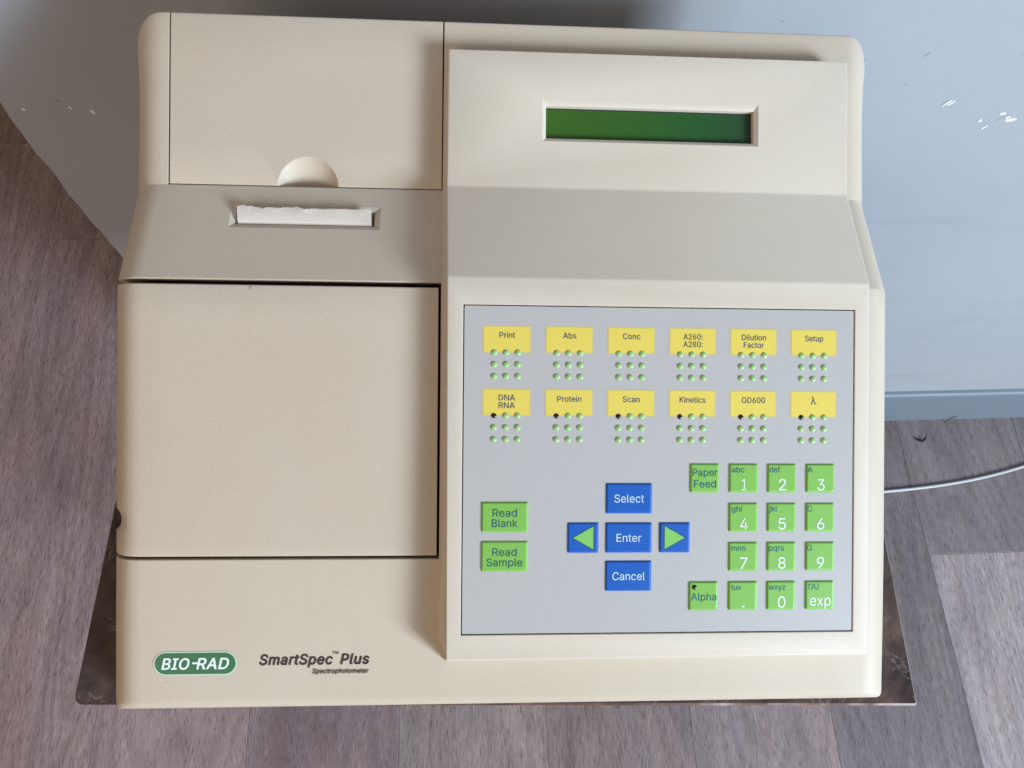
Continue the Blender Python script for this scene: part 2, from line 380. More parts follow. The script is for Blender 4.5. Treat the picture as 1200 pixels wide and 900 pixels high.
# plain grotesque letter outlines: glyph -> (advance, [loops of x, y in 1/1000])
GLYPHS = json.loads(r'''{".":[187,[[95,-4,83,-3,73,1,63,9,55,18,51,29,50,41,51,53,55,64,63,73,73,81,83,85,95,87,107,85,118,81,128,73,135,64,140,53,141,41,140,29,135,18,128,9,118,1,107,-3]]],"/":[249,[[235'''
    r''',533,71,-76,14,-76,178,533]]],"0":[453,[[227,-7,191,-3,158,7,130,24,105,48,85,77,69,113,57,155,50,202,48,254,50,306,57,353,69,395,85,431,106,461,130,484,159,502,191,512,227,516,262'''
    r''',512,295,502,323,484,348,461,368,431,384,395,396,353,403,306,405,254,403,202,396,155,384,113,368,77,348,48,323,24,295,7,263,-3],[227,50,250,52,271,60,290,74,306,92,320,116,330,144,'''
    r'''338,176,342,213,344,254,342,295,338,332,330,365,320,393,306,416,290,435,271,449,250,457,227,460,203,457,182,449,163,435,147,416,134,393,123,365,115,332,111,295,109,254,111,213,115,'''
    r'''176,123,144,134,116,147,92,163,74,182,60,203,52]]],"1":[453,[[76,0,76,55,391,55,391,0],[276,509,276,0,212,0,212,448,209,448,86,358,86,427,198,509]]],"2":[453,[[64,0,64,47,234,229,2'''
    r'''52,248,268,266,282,282,294,298,303,312,311,327,316,341,319,356,320,371,319,389,315,405,308,419,298,431,287,441,273,449,258,455,241,458,224,460,205,458,188,454,172,447,159,438,148,4'''
    r'''27,139,413,132,398,128,381,127,362,66,362,68,391,75,418,86,442,102,464,121,482,143,496,168,507,196,513,225,516,254,513,281,507,306,497,328,482,346,465,361,445,372,423,379,398,381,3'''
    r'''72,380,354,377,336,371,318,363,299,351,280,336,259,317,235,294,209,267,180,153,60,153,57,389,57,389,0]]],"3":[453,[[218,-7,188,-5,159,1,133,10,108,22,88,38,70,57,57,79,48,104,44,13'''
    r'''2,109,132,112,115,118,100,126,87,137,76,150,66,165,59,182,54,200,51,219,50,239,51,258,55,275,61,291,69,304,80,315,93,323,108,328,125,329,145,328,163,323,180,316,196,306,211,292,223'''
    r''',275,234,254,241,229,246,201,248,157,248,157,299,288,448,288,452,70,452,70,509,372,509,372,461,211,278,211,289,247,290,279,286,308,276,333,262,354,244,371,222,383,198,391,173,393,1'''
    r'''45,390,116,383,90,370,66,354,45,333,27,309,12,281,2,251,-5]]],"4":[453,[[40,105,40,158,247,509,311,509,109,166,109,163,413,163,413,105],[282,0,282,121,282,146,282,318,343,318,343,0'''
    r''']]],"5":[453,[[221,-7,192,-5,165,1,140,11,118,25,99,41,83,60,71,82,63,105,60,130,122,130,125,115,130,102,138,89,148,78,160,68,173,60,188,54,204,51,221,50,241,51,259,56,276,64,291,7'''
    r'''5,304,89,314,104,322,122,326,141,328,162,326,183,321,203,314,221,303,237,290,251,275,262,257,270,238,275,218,277,201,276,184,273,167,268,152,262,139,255,128,246,67,253,96,509,366,5'''
    r'''09,366,452,151,452,134,301,136,301,148,311,162,318,178,325,194,330,212,333,229,334,252,332,274,328,294,321,313,311,330,299,345,285,358,269,370,251,379,231,386,210,390,187,391,163,3'''
    r'''88,132,381,102,369,76,352,52,332,32,309,15,282,3,253,-4]]],"6":[453,[[226,-7,196,-4,168,3,142,15,119,31,100,51,84,74,73,101,66,130,64,162,65,187,71,212,80,239,93,268,112,302,137,34'''
    r'''0,252,509,322,509,151,261,145,261,151,270,157,279,165,288,174,295,184,302,196,307,208,311,221,313,235,314,265,312,291,305,316,295,337,280,355,262,370,240,380,215,387,187,389,157,38'''
    r'''7,127,379,98,368,73,352,50,333,30,310,14,284,3,257,-4],[226,48,245,50,263,55,279,63,293,73,304,86,314,101,322,119,326,137,327,157,326,178,322,196,314,213,304,228,293,241,279,251,26'''
    r'''3,259,245,264,226,265,207,264,190,259,174,252,160,241,148,229,138,214,131,197,126,179,125,158,126,138,131,119,138,102,148,86,160,73,174,63,190,55,207,50]]],"7":[453,[[97,0,323,448,'''
    r'''323,452,62,452,62,509,391,509,391,449,165,0]]],"8":[453,[[226,-7,193,-5,163,1,136,11,111,25,91,42,74,62,62,84,54,109,52,135,53,156,58,176,65,195,75,212,87,228,101,241,117,252,134,2'''
    r'''60,153,265,153,267,129,276,109,289,93,308,80,330,73,354,70,380,73,405,79,429,90,450,106,469,124,485,146,498,170,508,197,514,226,516,255,514,282,508,306,498,328,485,346,469,361,450,'''
    r'''373,429,379,405,382,380,379,354,372,330,359,308,343,289,323,276,300,267,300,265,319,260,335,252,351,241,365,228,377,212,387,195,395,176,399,156,401,135,398,109,391,84,378,62,362,42'''
    r''',341,25,317,11,289,1,259,-5],[226,49,248,50,267,54,285,60,300,69,313,79,323,91,331,106,335,121,337,139,335,157,330,173,322,189,312,202,298,213,283,223,265,230,247,234,226,235,206,2'''
    r'''34,187,230,169,223,154,213,140,202,130,189,122,173,117,157,115,139,117,121,121,106,129,91,139,79,152,69,167,60,185,54,205,50],[226,290,244,291,260,294,274,300,287,308,298,318,307,3'''
    r'''30,314,344,318,359,319,376,318,392,314,407,308,420,299,432,288,442,275,449,260,455,244,459,226,460,208,459,192,455,177,449,164,442,153,432,145,420,138,407,134,392,133,376,134,359,1'''
    r'''38,344,145,330,154,318,165,308,178,300,193,294,209,291]]],"9":[453,[[226,516,256,513,285,506,310,494,333,478,352,458,368,434,380,408,387,378,389,347,387,322,382,296,373,270,359,240'''
    r''',340,207,315,168,200,0,130,0,301,248,307,248,302,238,295,229,287,221,278,214,268,207,257,202,245,198,232,195,218,195,188,197,161,203,137,214,116,229,98,247,83,269,72,294,66,321,64,'''
    r'''352,66,382,73,411,85,436,101,459,120,479,143,494,168,506,196,513],[226,460,207,459,190,454,174,446,160,435,148,423,138,407,131,390,127,372,125,352,127,331,131,313,138,295,148,280,1'''
    r'''60,268,174,257,190,250,207,245,226,243,245,245,263,249,279,257,293,267,305,280,314,295,322,312,326,330,327,350,326,371,322,390,314,407,305,422,293,435,279,446,263,454,245,459]]],":'''
    r'''":[187,[[95,-4,83,-3,73,1,63,9,55,18,51,29,50,41,51,53,55,64,63,73,73,81,83,85,95,87,107,85,118,81,128,73,135,64,140,53,141,41,140,29,135,18,128,9,118,1,107,-3],[95,271,83,272,73,2'''
    r'''77,63,284,55,294,51,304,50,316,51,328,55,339,63,349,73,356,83,360,95,362,107,360,118,356,128,349,135,339,140,328,141,316,140,304,135,294,128,284,118,277,107,272]]],"A":[479,[[16,0,'''
    r'''201,509,276,509,463,0,395,0,287,302,280,323,272,346,264,372,255,402,244,438,232,478,245,478,233,437,222,402,213,371,204,345,197,322,191,302,85,0],[110,142,110,199,370,199,370,142]]'''
    r'''],"B":[456,[[60,0,60,509,241,509,274,507,304,501,329,491,350,477,367,461,381,442,390,421,396,398,398,374,397,353,393,336,387,320,378,307,368,295,356,286,343,278,329,272,315,267,315'''
    r''',262,331,260,347,254,363,245,378,234,391,220,402,203,411,184,416,161,418,136,416,111,410,88,400,67,386,48,368,31,344,18,317,8,284,2,247,0],[125,57,245,57,281,60,309,67,330,80,344,9'''
    r'''6,353,115,355,137,354,153,350,169,342,184,333,197,320,209,306,218,289,225,269,229,248,231,125,231],[125,285,238,285,256,287,273,290,288,296,302,304,314,314,323,326,330,340,335,355,'''
    r'''336,372,333,393,326,412,313,429,294,442,270,449,240,452,125,452]]],"C":[510,[[267,-7,225,-3,186,7,150,25,119,49,92,79,70,115,53,157,44,203,40,254,44,305,53,352,70,393,92,429,119,45'''
    r'''9,150,484,186,501,225,512,267,516,293,514,317,511,340,504,362,496,383,485,402,471,419,456,435,438,448,418,459,397,467,373,473,348,408,348,404,365,397,380,389,395,380,407,369,418,35'''
    r'''7,428,344,437,330,444,315,449,300,453,284,455,267,456,237,453,209,445,184,432,161,414,141,391,125,364,113,332,106,295,103,254,106,213,113,177,125,145,141,117,161,94,184,76,210,63,2'''
    r'''37,56,267,53,284,54,300,56,315,60,330,65,344,72,357,81,369,90,380,102,389,114,397,128,404,144,408,160,473,160,467,135,459,112,448,91,435,71,420,53,402,38,383,24,363,13,341,5,317,-2'''
    r''',293,-6]]],"D":[502,[[219,0,96,0,96,57,215,57,254,60,288,68,318,81,343,99,363,122,379,149,390,181,397,216,399,255,397,294,390,329,379,361,364,388,344,410,320,428,291,441,258,449,22'''
    r'''1,452,93,452,93,509,225,509,273,505,315,495,353,478,385,455,412,426,433,391,449,351,458,306,462,255,458,205,449,159,433,119,411,83,384,54,351,31,312,14,268,3],[125,509,125,0,60,0,6'''
    r'''0,509]]],"E":[418,[[60,0,60,509,372,509,372,452,125,452,125,286,355,286,355,229,125,229,125,57,375,57,375,0]]],"F":[410,[[60,0,60,509,369,509,369,452,125,452,125,278,346,278,346,22'''
    r'''1,125,221,125,0]]],"G":[520,[[269,-7,225,-3,185,7,149,25,118,49,91,79,69,116,53,157,43,203,40,254,43,305,53,352,69,393,91,429,117,459,149,484,184,501,223,512,265,516,291,514,316,51'''
    r'''0,340,504,363,494,384,483,403,469,421,453,436,436,449,416,460,395,468,373,474,349,408,349,402,365,395,379,387,393,378,406,368,417,356,427,344,436,330,443,315,448,300,453,283,455,26'''
    r'''5,456,236,453,209,445,183,432,160,414,141,392,125,364,113,332,106,295,103,254,106,213,113,177,125,145,141,117,161,95,184,76,210,63,238,56,269,53,296,55,322,61,345,71,365,85,382,102'''
    r''',396,123,407,147,413,173,415,202,434,199,283,199,283,256,478,256,478,200,475,160,466,124,451,91,431,62,406,38,377,19,344,5,308,-4]]],"I":[300,[[31,0,31,57,118,57,118,452,31,452,31,'''
    r'''509,269,509,269,452,183,452,183,57,269,57,269,0]]],"K":[466,[[104,145,104,216,116,231,128,246,139,261,151,275,162,289,174,303,187,317,199,331,212,344,364,509,448,509,231,276,228,27'''
    r'''6],[60,0,60,509,125,509,125,334,124,225,125,193,125,0],[372,0,188,259,228,309,449,0]]],"M":[628,[[60,0,60,509,152,509,277,187,280,179,284,170,287,159,291,147,295,135,299,123,303,11'''
    r'''0,307,97,311,84,315,71,319,60,322,49,307,49,311,59,314,71,318,83,322,95,326,108,330,121,334,134,338,146,342,158,346,169,349,179,352,187,476,509,568,509,568,0,504,0,504,291,504,302,'''
    r'''504,314,504,327,505,340,505,354,505,369,505,383,506,398,506,413,506,428,507,443,507,457,513,457,508,441,503,425,498,409,492,393,487,378,482,363,477,348,472,335,467,322,463,310,459,'''
    r'''300,456,291,342,0,286,0,170,291,167,300,163,310,159,321,155,333,150,347,145,361,140,376,134,392,129,408,124,424,118,441,112,457,119,457,119,444,120,430,120,416,120,401,121,386,121,'''
    r'''372,121,357,121,342,122,328,122,315,122,302,122,291,122,0]]],"N":[523,[[60,0,60,509,136,509,343,183,349,174,355,163,363,151,371,137,379,122,388,107,396,90,405,73,414,55,405,54,403,'''
    r'''72,402,90,401,108,400,126,399,142,399,157,399,171,399,184,399,195,399,509,463,509,463,0,387,0,202,290,194,303,186,317,177,331,168,346,159,363,148,381,136,402,123,425,108,452,119,45'''
    r'''4,120,429,121,406,122,384,123,363,124,345,124,328,125,313,125,301,125,291,125,0]]],"O":[533,[[267,-7,225,-3,186,7,150,25,119,49,92,79,70,115,53,157,44,203,40,254,44,305,53,352,70,3'''
    r'''93,92,429,119,459,150,484,186,501,225,512,267,516,309,512,348,501,384,484,415,459,442,429,464,393,480,352,490,305,493,254,490,203,480,157,464,115,442,79,415,49,384,25,348,7,309,-3]'''
    r''',[267,53,296,55,324,63,349,76,372,94,392,116,408,144,420,176,428,213,430,254,428,295,420,332,408,365,392,392,372,415,349,433,324,446,296,453,267,456,237,453,210,445,184,433,161,415'''
    r''',142,392,125,364,113,332,106,295,103,254,106,213,113,176,125,144,142,117,161,94,184,76,210,63,237,55]]],"P":[444,[[60,0,60,509,235,509,272,506,305,499,332,487,356,471,375,452,390,4'''
    r'''30,400,404,407,377,409,348,407,318,400,291,390,265,375,243,356,223,332,207,305,195,272,188,235,186,109,186,109,242,233,242,257,244,279,248,297,256,312,266,324,279,333,294,339,310,3'''
    r'''43,328,344,348,343,367,339,385,333,402,324,416,312,428,297,439,279,446,257,451,232,452,125,452,125,0]]],"R":[449,[[60,0,60,509,236,509,273,506,305,500,333,489,356,473,376,455,390,4'''
    r'''33,401,408,407,381,409,352,407,323,401,296,390,271,376,250,356,232,333,217,305,206,273,200,236,198,96,198,96,255,234,255,258,256,280,260,298,267,313,276,325,287,334,300,340,316,344'''
    r''',333,345,352,344,371,340,389,334,405,325,419,313,430,298,440,279,446,258,451,233,452,125,452,125,0],[353,0,230,229,303,229,428,0]]],"S":[446,[[224,-9,188,-7,156,-1,128,9,102,23,81,'''
    r'''40,64,60,51,83,42,109,38,137,104,137,108,118,114,102,123,88,136,76,150,66,166,59,185,53,204,50,224,49,246,50,267,54,286,60,303,69,317,79,329,92,338,106,344,122,346,139,344,154,340,'''
    r'''168,332,179,322,189,310,197,296,205,280,211,263,217,245,222,184,239,145,253,112,269,86,289,67,313,56,341,52,372,54,400,62,425,75,448,92,468,113,484,138,498,165,508,195,514,227,516,'''
    r'''259,514,289,508,316,498,340,484,360,468,377,449,390,427,398,403,401,378,337,378,332,402,320,421,302,437,280,449,254,456,225,459,204,457,185,454,167,448,152,440,139,430,129,418,121,'''
    r'''405,117,391,115,376,117,359,122,345,131,334,142,324,155,315,169,308,184,302,198,297,212,293,264,279,279,275,295,270,312,264,328,256,344,248,359,238,372,226,384,213,395,198,402,180,'''
    r'''407,161,408,139,406,112,399,87,386,64,370,43,349,25,323,11,294,0,261,-7]]],"T":[448,[[32,452,32,509,417,509,417,452,257,452,257,0,193,0,193,452]]],"U":[517,[[259,-8,220,-6,186,2,15'''
    r'''4,15,126,33,103,55,85,80,71,108,63,140,60,173,60,509,124,509,124,178,126,155,132,133,141,113,153,95,169,80,187,68,208,59,232,53,259,52,285,53,309,59,331,68,349,80,364,95,377,113,38'''
    r'''5,133,391,155,393,178,393,509,457,509,457,173,454,140,446,108,433,80,414,55,391,33,363,15,332,2,297,-6]]],"a":[389,[[160,-9,137,-7,115,-3,94,5,76,15,60,29,48,45,38,63,32,84,30,108,'''
    r'''32,128,36,146,43,161,53,174,64,184,78,193,92,200,108,206,125,211,143,214,161,217,178,220,200,223,218,225,234,227,247,229,257,231,265,235,271,240,274,246,276,255,276,257,275,272,272'''
    r''',285,267,297,260,307,251,315,240,322,227,327,212,330,196,331,178,330,163,327,149,322,137,316,127,309,118,301,110,292,104,283,100,274,41,291,51,313,64,331,79,346,95,358,114,368,133,'''
    r'''375,153,380,173,383,194,384,208,384,223,382,239,379,255,375,271,369,286,360,300,350,312,336,322,320,330,301,335,278,337,251,337,0,277,0,277,52,272,52,267,43,260,34,252,25,242,16,22'''
    r'''9,8,215,1,199,-4,181,-7],[170,45,192,47,211,51,228,59,242,68,254,80,263,93,270,108,274,122,276,138,276,190,272,187,267,184,259,182,251,180,241,178,231,176,221,174,210,173,200,171,1'''
    r'''91,170,182,169,175,168,161,166,147,163,134,159,122,153,112,147,103,139,97,130,93,118,92,105,93,93,96,82,102,72,109,64,119,57,130,52,142,48,156,46]]],"b":[424,[[229,-8,208,-7,189,-3'''
    r''',172,4,159,12,147,21,138,31,130,41,123,50,118,59,112,59,112,0,53,0,53,509,114,509,114,319,118,319,123,327,130,336,137,346,147,355,158,364,171,373,188,379,207,383,229,384,259,382,28'''
    r'''7,374,313,361,335,342,354,320,370,293,381,261,388,227,390,189,388,151,381,116,370,84,355,57,336,34,313,16,288,3,260,-6],[220,47,242,49,262,55,279,66,294,80,306,97,316,117,323,139,3'''
    r'''27,163,328,189,327,215,323,239,316,261,307,281,295,298,280,311,262,322,243,328,220,330,198,328,178,322,161,312,147,299,134,282,125,263,118,241,114,216,113,189,114,162,118,138,125,1'''
    r'''15,135,95,147,78,162,65,179,55,198,49]]],"c":[395,[[207,-8,174,-5,144,3,117,16,93,35,72,58,56,85,44,116,37,150,34,187,37,225,44,260,56,291,72,318,93,341,117,360,144,374,174,382,207'''
    r''',384,226,384,243,381,260,377,276,371,291,364,305,356,318,346,330,335,340,322,349,308,356,293,362,277,303,262,300,272,295,281,290,289,284,297,278,304,270,311,261,316,252,321,242,325'''
    r''',231,328,220,329,207,330,184,328,163,321,145,310,130,296,118,278,108,258,102,236,98,212,96,187,98,163,102,139,108,117,118,97,130,80,145,66,163,55,184,49,207,46,220,47,232,49,243,52'''
    r''',253,55,262,60,271,66,279,73,285,80,292,89,297,98,301,107,304,117,363,102,357,86,350,70,341,56,331,43,319,32,306,21,292,12,277,5,261,-1,244,-5,226,-7]]],"d":[424,[[195,-8,165,-6,13'''
    r'''7,3,111,16,89,34,70,57,55,84,43,116,36,151,34,189,36,227,43,261,55,293,70,320,89,342,112,361,137,374,165,382,196,384,218,383,237,379,253,373,267,364,278,355,287,346,295,336,301,327'''
    r''',306,319,311,319,311,509,372,509,372,0,313,0,313,59,307,59,301,50,295,41,287,31,277,21,266,12,252,4,236,-3,217,-7],[205,47,226,49,246,55,263,65,278,78,290,95,299,115,306,138,310,16'''
    r'''2,312,189,310,216,306,241,300,263,290,282,278,299,263,312,246,322,227,328,205,330,182,328,162,322,145,311,130,298,118,281,108,261,102,239,98,215,96,189,98,163,102,139,109,117,118,9'''
    r'''7,130,80,145,66,162,55,182,49]]],"e":[404,[[212,-8,177,-5,145,3,117,16,92,35,72,58,56,85,44,116,37,150,34,187,36,224,44,258,55,290,71,317,91,340,115,359,142,373,172,382,205,384,226'''
    r''',383,246,380,266,374,285,366,303,355,319,341,334,324,347,305,357,282,365,256,370,227,371,194,371,169,75,169,75,221,338,221,310,202,308,226,304,248,298,269,288,286,277,301,263,314,2'''
    r'''46,323,227,328,205,330,183,328,164,323,146,313,131,301,119,286,109,270,102,251,97,231,96,211,96,178,98,151,102,127,110,106,121,88,135,73,151,61,169,53,190,48,212,46,227,47,241,49,2'''
    r'''54,53,265,58,276,65,285,73,294,82,300,93,306,105,365,91,358,72,348,55,335,39,320,26,302,14,283,4,261,-3,237,-7]]],"f":[253,[[228,379,228,327,6,327,6,379],[81,0,81,432,82,452,87,470'''
    r''',96,486,107,499,120,510,135,519,152,525,169,529,187,530,201,530,212,529,222,527,231,525,238,523,243,521,227,468,224,470,220,471,215,472,209,473,202,474,195,474,178,472,164,468,154,'''
    r'''460,147,449,143,435,142,419,142,0]]],"g":[425,[[207,-151,180,-149,156,-146,134,-140,114,-132,97,-122,82,-110,70,-97,59,-84,51,-69,101,-41,107,-49,114,-57,122,-66,131,-74,142,-82,15'''
    r'''4,-88,169,-93,187,-96,207,-97,236,-95,261,-87,282,-75,298,-58,308,-34,311,-6,311,68,306,68,301,60,294,51,287,41,277,32,266,23,252,16,236,10,217,6,195,5,165,7,138,14,113,27,90,43,71'''
    r''',65,55,90,43,120,36,154,34,191,36,229,43,263,55,293,71,320,90,342,112,361,138,374,166,382,196,384,218,383,237,379,253,373,267,365,279,356,288,346,296,336,302,327,308,319,313,319,31'''
    r'''3,379,372,379,372,-9,370,-40,363,-67,350,-90,334,-109,314,-124,291,-136,265,-144,237,-149],[205,59,227,61,246,66,264,75,278,87,290,103,300,121,307,142,311,166,312,193,311,219,307,2'''
    r'''42,300,264,291,283,279,299,264,312,247,322,227,328,205,330,182,328,163,322,145,312,130,298,118,282,109,262,102,241,98,218,96,193,98,167,102,144,109,123,118,104,131,88,145,76,163,66'''
    r''',183,61]]],"h":[410,[[114,227,114,0,53,0,53,509,114,509,114,287,102,287,116,319,132,344,152,362,175,374,200,382,227,384,252,383,275,377,295,369,313,356,328,340,341,321,350,298,355,'''
    r'''271,357,240,357,0,296,0,296,235,293,263,286,286,273,304,256,318,235,326,210,329,192,328,176,324,161,317,147,308,136,297,126,283,119,266,115,248]]],"i":[166,[[53,0,53,379,114,379,11'''
    r'''4,0],[84,443,73,444,63,448,54,455,47,463,43,472,41,483,43,494,47,504,54,512,63,518,73,522,84,524,95,522,105,518,114,512,121,504,125,494,126,483,125,472,121,463,114,455,105,448,95,4'''
    r'''44]]],"j":[166,[[53,379,114,379,114,-30,112,-52,108,-72,102,-90,92,-106,80,-119,65,-129,47,-137,27,-141,4,-143,-10,-143,-10,-87,2,-87,18,-85,31,-80,40,-72,47,-61,51,-46,53,-29],[83'''
    r''',443,72,444,62,448,53,455,47,463,42,472,41,483,42,494,47,504,53,512,62,518,72,522,83,524,95,522,105,518,114,512,120,504,125,494,126,483,125,472,120,463,114,455,105,448,95,444]]],"k'''
    r'''":[380,[[110,137,110,212,121,212,284,379,360,379,184,199,177,199],[53,0,53,509,114,509,114,0],[294,0,148,186,191,229,372,0]]],"l":[189,[[139,-2,112,0,91,8,74,20,62,37,55,59,53,84,5'''
    r'''3,509,114,509,114,99,114,83,117,71,120,62,126,57,135,53,146,52,152,52,157,52,160,53,164,53,167,54,170,54,181,3,175,1,169,0,162,-1,154,-2,147,-2]]],"m":[609,[[53,0,53,379,112,379,11'''
    r'''2,295,108,295,114,314,122,331,132,346,144,358,158,368,172,376,187,382,203,385,219,386,245,383,268,375,287,361,303,342,314,320,321,295,312,295,318,312,326,329,337,343,350,356,364,36'''
    r'''6,381,375,398,381,417,385,437,386,458,385,478,380,497,372,514,361,529,346,541,328,550,307,555,283,557,255,557,0,496,0,496,254,493,279,485,298,473,313,456,323,438,329,419,330,402,32'''
    r'''9,387,326,374,320,363,312,353,302,345,290,340,277,336,263,335,247,335,0,274,0,274,260,272,280,265,297,253,311,238,322,220,328,199,330,185,329,171,326,158,320,145,312,135,302,126,28'''
    r'''9,119,274,115,257,114,238,114,0]]],"n":[409,[[114,227,114,0,53,0,53,379,112,379,112,287,102,287,116,319,132,344,152,362,175,374,200,382,227,384,252,383,275,377,295,369,313,356,328,'''
    r'''340,341,321,350,298,355,271,357,240,357,0,296,0,296,235,293,263,286,286,273,304,256,318,235,326,210,329,192,328,176,324,161,317,147,308,136,297,126,283,119,266,115,248]]],"o":[415,'''
    r'''[[207,-8,174,-5,144,3,117,16,93,35,72,58,56,85,44,116,37,150,34,187,37,225,44,260,56,291,72,318,93,341,117,360,144,374,174,382,207,384,241,382,271,374,299,360,323,341,343,318,359,2'''
    r'''91,371,260,379,225,381,187,379,150,371,116,359,85,343,58,323,35,299,16,271,3,241,-5],[207,46,231,49,252,55,270,66,285,80,298,97,307,117,314,139,318,163,319,187,318,212,314,236,307,'''
    r'''258,298,278,285,296,270,310,252,321,231,328,207,330,184,328,163,321,145,310,130,296,118,278,108,258,102,236,98,212,96,187,98,163,102,139,108,117,118,97,130,80,145,66,163,55,184,49]'''
    r''']],"p":[424,[[53,-143,53,379,112,379,112,319,118,319,123,327,130,336,137,346,147,355,158,364,171,373,188,379,207,383,229,384,259,382,287,374,313,361,335,342,354,320,370,293,381,261'''
    r''',388,227,390,189,388,151,381,116,370,84,355,57,336,34,313,16,288,3,260,-6,229,-8,208,-7,189,-3,173,4,159,12,147,21,138,31,130,41,124,50,118,59,114,59,114,-143],[220,47,242,49,262,5'''
    r'''5,279,66,294,80,306,97,316,117,323,139,327,163,328,189,327,215,323,239,316,261,307,281,295,298,280,311,262,322,243,328,220,330,198,328,178,322,161,312,147,299,134,282,125,263,118,2'''
    r'''41,114,216,113,189,114,162,118,138,125,115,135,95,147,78,162,65,179,55,198,49]]],"q":[424,[[372,-143,311,-143,311,59,306,59,301,50,295,41,287,31,277,21,266,12,252,4,236,-3,217,-7,1'''
    r'''95,-8,165,-6,137,3,111,16,89,34,70,57,55,84,43,116,36,151,34,189,36,227,43,261,55,293,70,320,89,342,112,361,137,374,165,382,196,384,218,383,237,379,253,373,267,364,278,355,287,346,'''
    r'''295,336,301,327,307,319,313,319,313,379,372,379],[205,47,226,49,246,55,263,65,278,78,290,95,299,115,306,138,310,162,312,189,310,216,306,241,300,263,290,282,278,299,263,312,246,322,'''
    r'''227,328,205,330,182,328,162,322,145,311,130,298,118,281,108,261,102,239,98,215,96,189,98,163,102,139,109,117,118,97,130,80,145,66,162,55,182,49]]],"r":[259,[[53,0,53,379,112,379,11'''
    r'''2,321,115,321,124,339,137,354,152,367,171,377,191,383,213,385,218,385,223,385,229,384,235,384,240,384,243,384,243,322,241,323,236,324,230,324,223,325,215,326,207,326,190,324,174,32'''
    r'''1,159,315,146,306,135,296,126,284,119,269,115,254,114,237,114,0]]],"s":[365,[[182,-8,157,-7,133,-3,112,3,93,12,76,24,62,38,50,54,41,73,36,94,94,107,101,87,111,72,124,60,141,52,160,'''
    r'''47,181,45,206,47,227,53,244,62,258,74,265,88,268,103,266,115,262,126,254,136,243,144,229,150,212,155,149,170,118,180,92,192,72,208,58,227,50,249,47,274,49,295,55,314,65,332,79,347,'''
    r'''95,360,115,370,137,378,161,383,187,384,212,383,234,379,254,372,271,363,286,352,299,339,309,324,318,308,324,290,268,277,262,291,254,304,243,316,228,325,210,331,187,333,166,331,147,3'''
    r'''26,131,317,119,305,111,292,109,277,110,264,115,253,124,243,136,235,152,229,172,223,229,209,261,200,287,187,306,171,320,153,328,131,331,107,329,85,323,65,312,47,298,31,281,18,260,6,'''
    r'''236,-2,210,-7]]],"t":[227,[[204,379,204,327,6,327,6,379],[65,471,126,471,126,98,127,83,130,70,136,61,144,55,156,51,170,50,175,50,180,50,185,51,191,52,197,53,202,54,213,2,207,0,200,'''
    r'''-2,192,-3,184,-3,176,-4,168,-4,138,-1,113,7,92,21,77,41,68,64,65,93]]],"u":[410,[[182,-5,158,-3,135,2,115,11,97,23,82,39,69,59,60,82,54,109,53,139,53,379,114,379,114,144,116,117,12'''
    r'''4,94,137,75,154,61,175,53,200,50,218,51,234,55,249,62,263,71,274,83,283,97,290,113,295,132,296,153,296,379,357,379,357,0,298,0,298,92,307,92,294,60,277,35,257,17,234,5,209,-3]]],"v'''
    r'''":[389,[[163,0,17,379,84,379,165,155,173,132,180,110,187,87,193,64,199,42,206,21,184,21,191,42,197,64,203,87,209,110,216,132,224,155,305,379,371,379,226,0]]],"w":[567,[[138,0,23,37'''
    r'''9,87,379,133,214,140,190,147,164,154,137,161,107,168,75,175,41,165,41,172,74,179,105,186,135,192,163,199,189,206,214,252,379,316,379,362,214,368,189,375,163,382,136,388,106,395,75,'''
    r'''402,41,391,41,399,75,406,106,413,135,420,163,427,189,434,214,480,379,545,379,429,0,368,0,319,172,314,189,309,207,305,225,300,243,295,262,291,280,286,299,281,318,277,338,291,338,286'''
    r''',319,281,299,277,280,272,262,267,243,263,225,258,207,253,189,248,172,199,0]]],"x":[378,[[21,0,171,218,171,171,29,379,100,379,147,306,159,287,170,270,179,253,188,237,198,221,207,206'''
    r''',175,206,185,221,194,237,202,253,211,270,222,287,233,306,282,379,352,379,209,169,209,214,358,0,287,0,231,85,219,103,209,120,200,136,191,152,182,167,173,182,205,182,195,167,187,152,'''
    r'''178,136,170,120,160,103,148,85,91,0]]],"y":[389,[[47,-139,61,-86,71,-87,83,-89,94,-90,104,-89,113,-86,122,-81,130,-74,138,-64,145,-51,151,-36,163,-1,17,379,84,379,165,155,173,132,1'''
    r'''80,109,187,87,193,64,199,42,206,21,184,21,190,42,196,64,202,87,209,110,216,132,224,155,305,379,371,379,204,-58,196,-77,187,-93,177,-107,165,-119,153,-128,139,-136,125,-141,109,-144'''
    r''',91,-145,82,-145,73,-144,65,-143,57,-142,52,-140]]],"z":[380,[[42,0,42,46,254,320,254,323,48,323,48,379,333,379,333,331,126,60,126,56,339,56,339,0]]],"\u03bb":[443,[[17,0,163,382,1'''
    r'''54,407,147,422,140,435,133,445,125,452,116,457,107,459,97,460,86,460,74,458,65,456,51,510,56,511,62,513,69,514,78,515,86,516,95,516,112,515,128,512,142,507,156,500,168,490,180,478,'''
    r'''190,464,199,448,208,429,332,102,339,87,346,74,354,65,361,57,370,52,379,50,389,49,400,49,412,51,421,52,435,-1,430,-2,425,-4,417,-5,409,-6,400,-7,391,-7,374,-6,359,-3,344,2,331,9,318'''
    r''',18,307,30,297,44,287,61,279,80,225,224,217,247,209,270,203,292,197,314,190,336,184,358,206,358,199,337,193,315,187,293,180,270,173,247,165,224,84,0]]]}''')
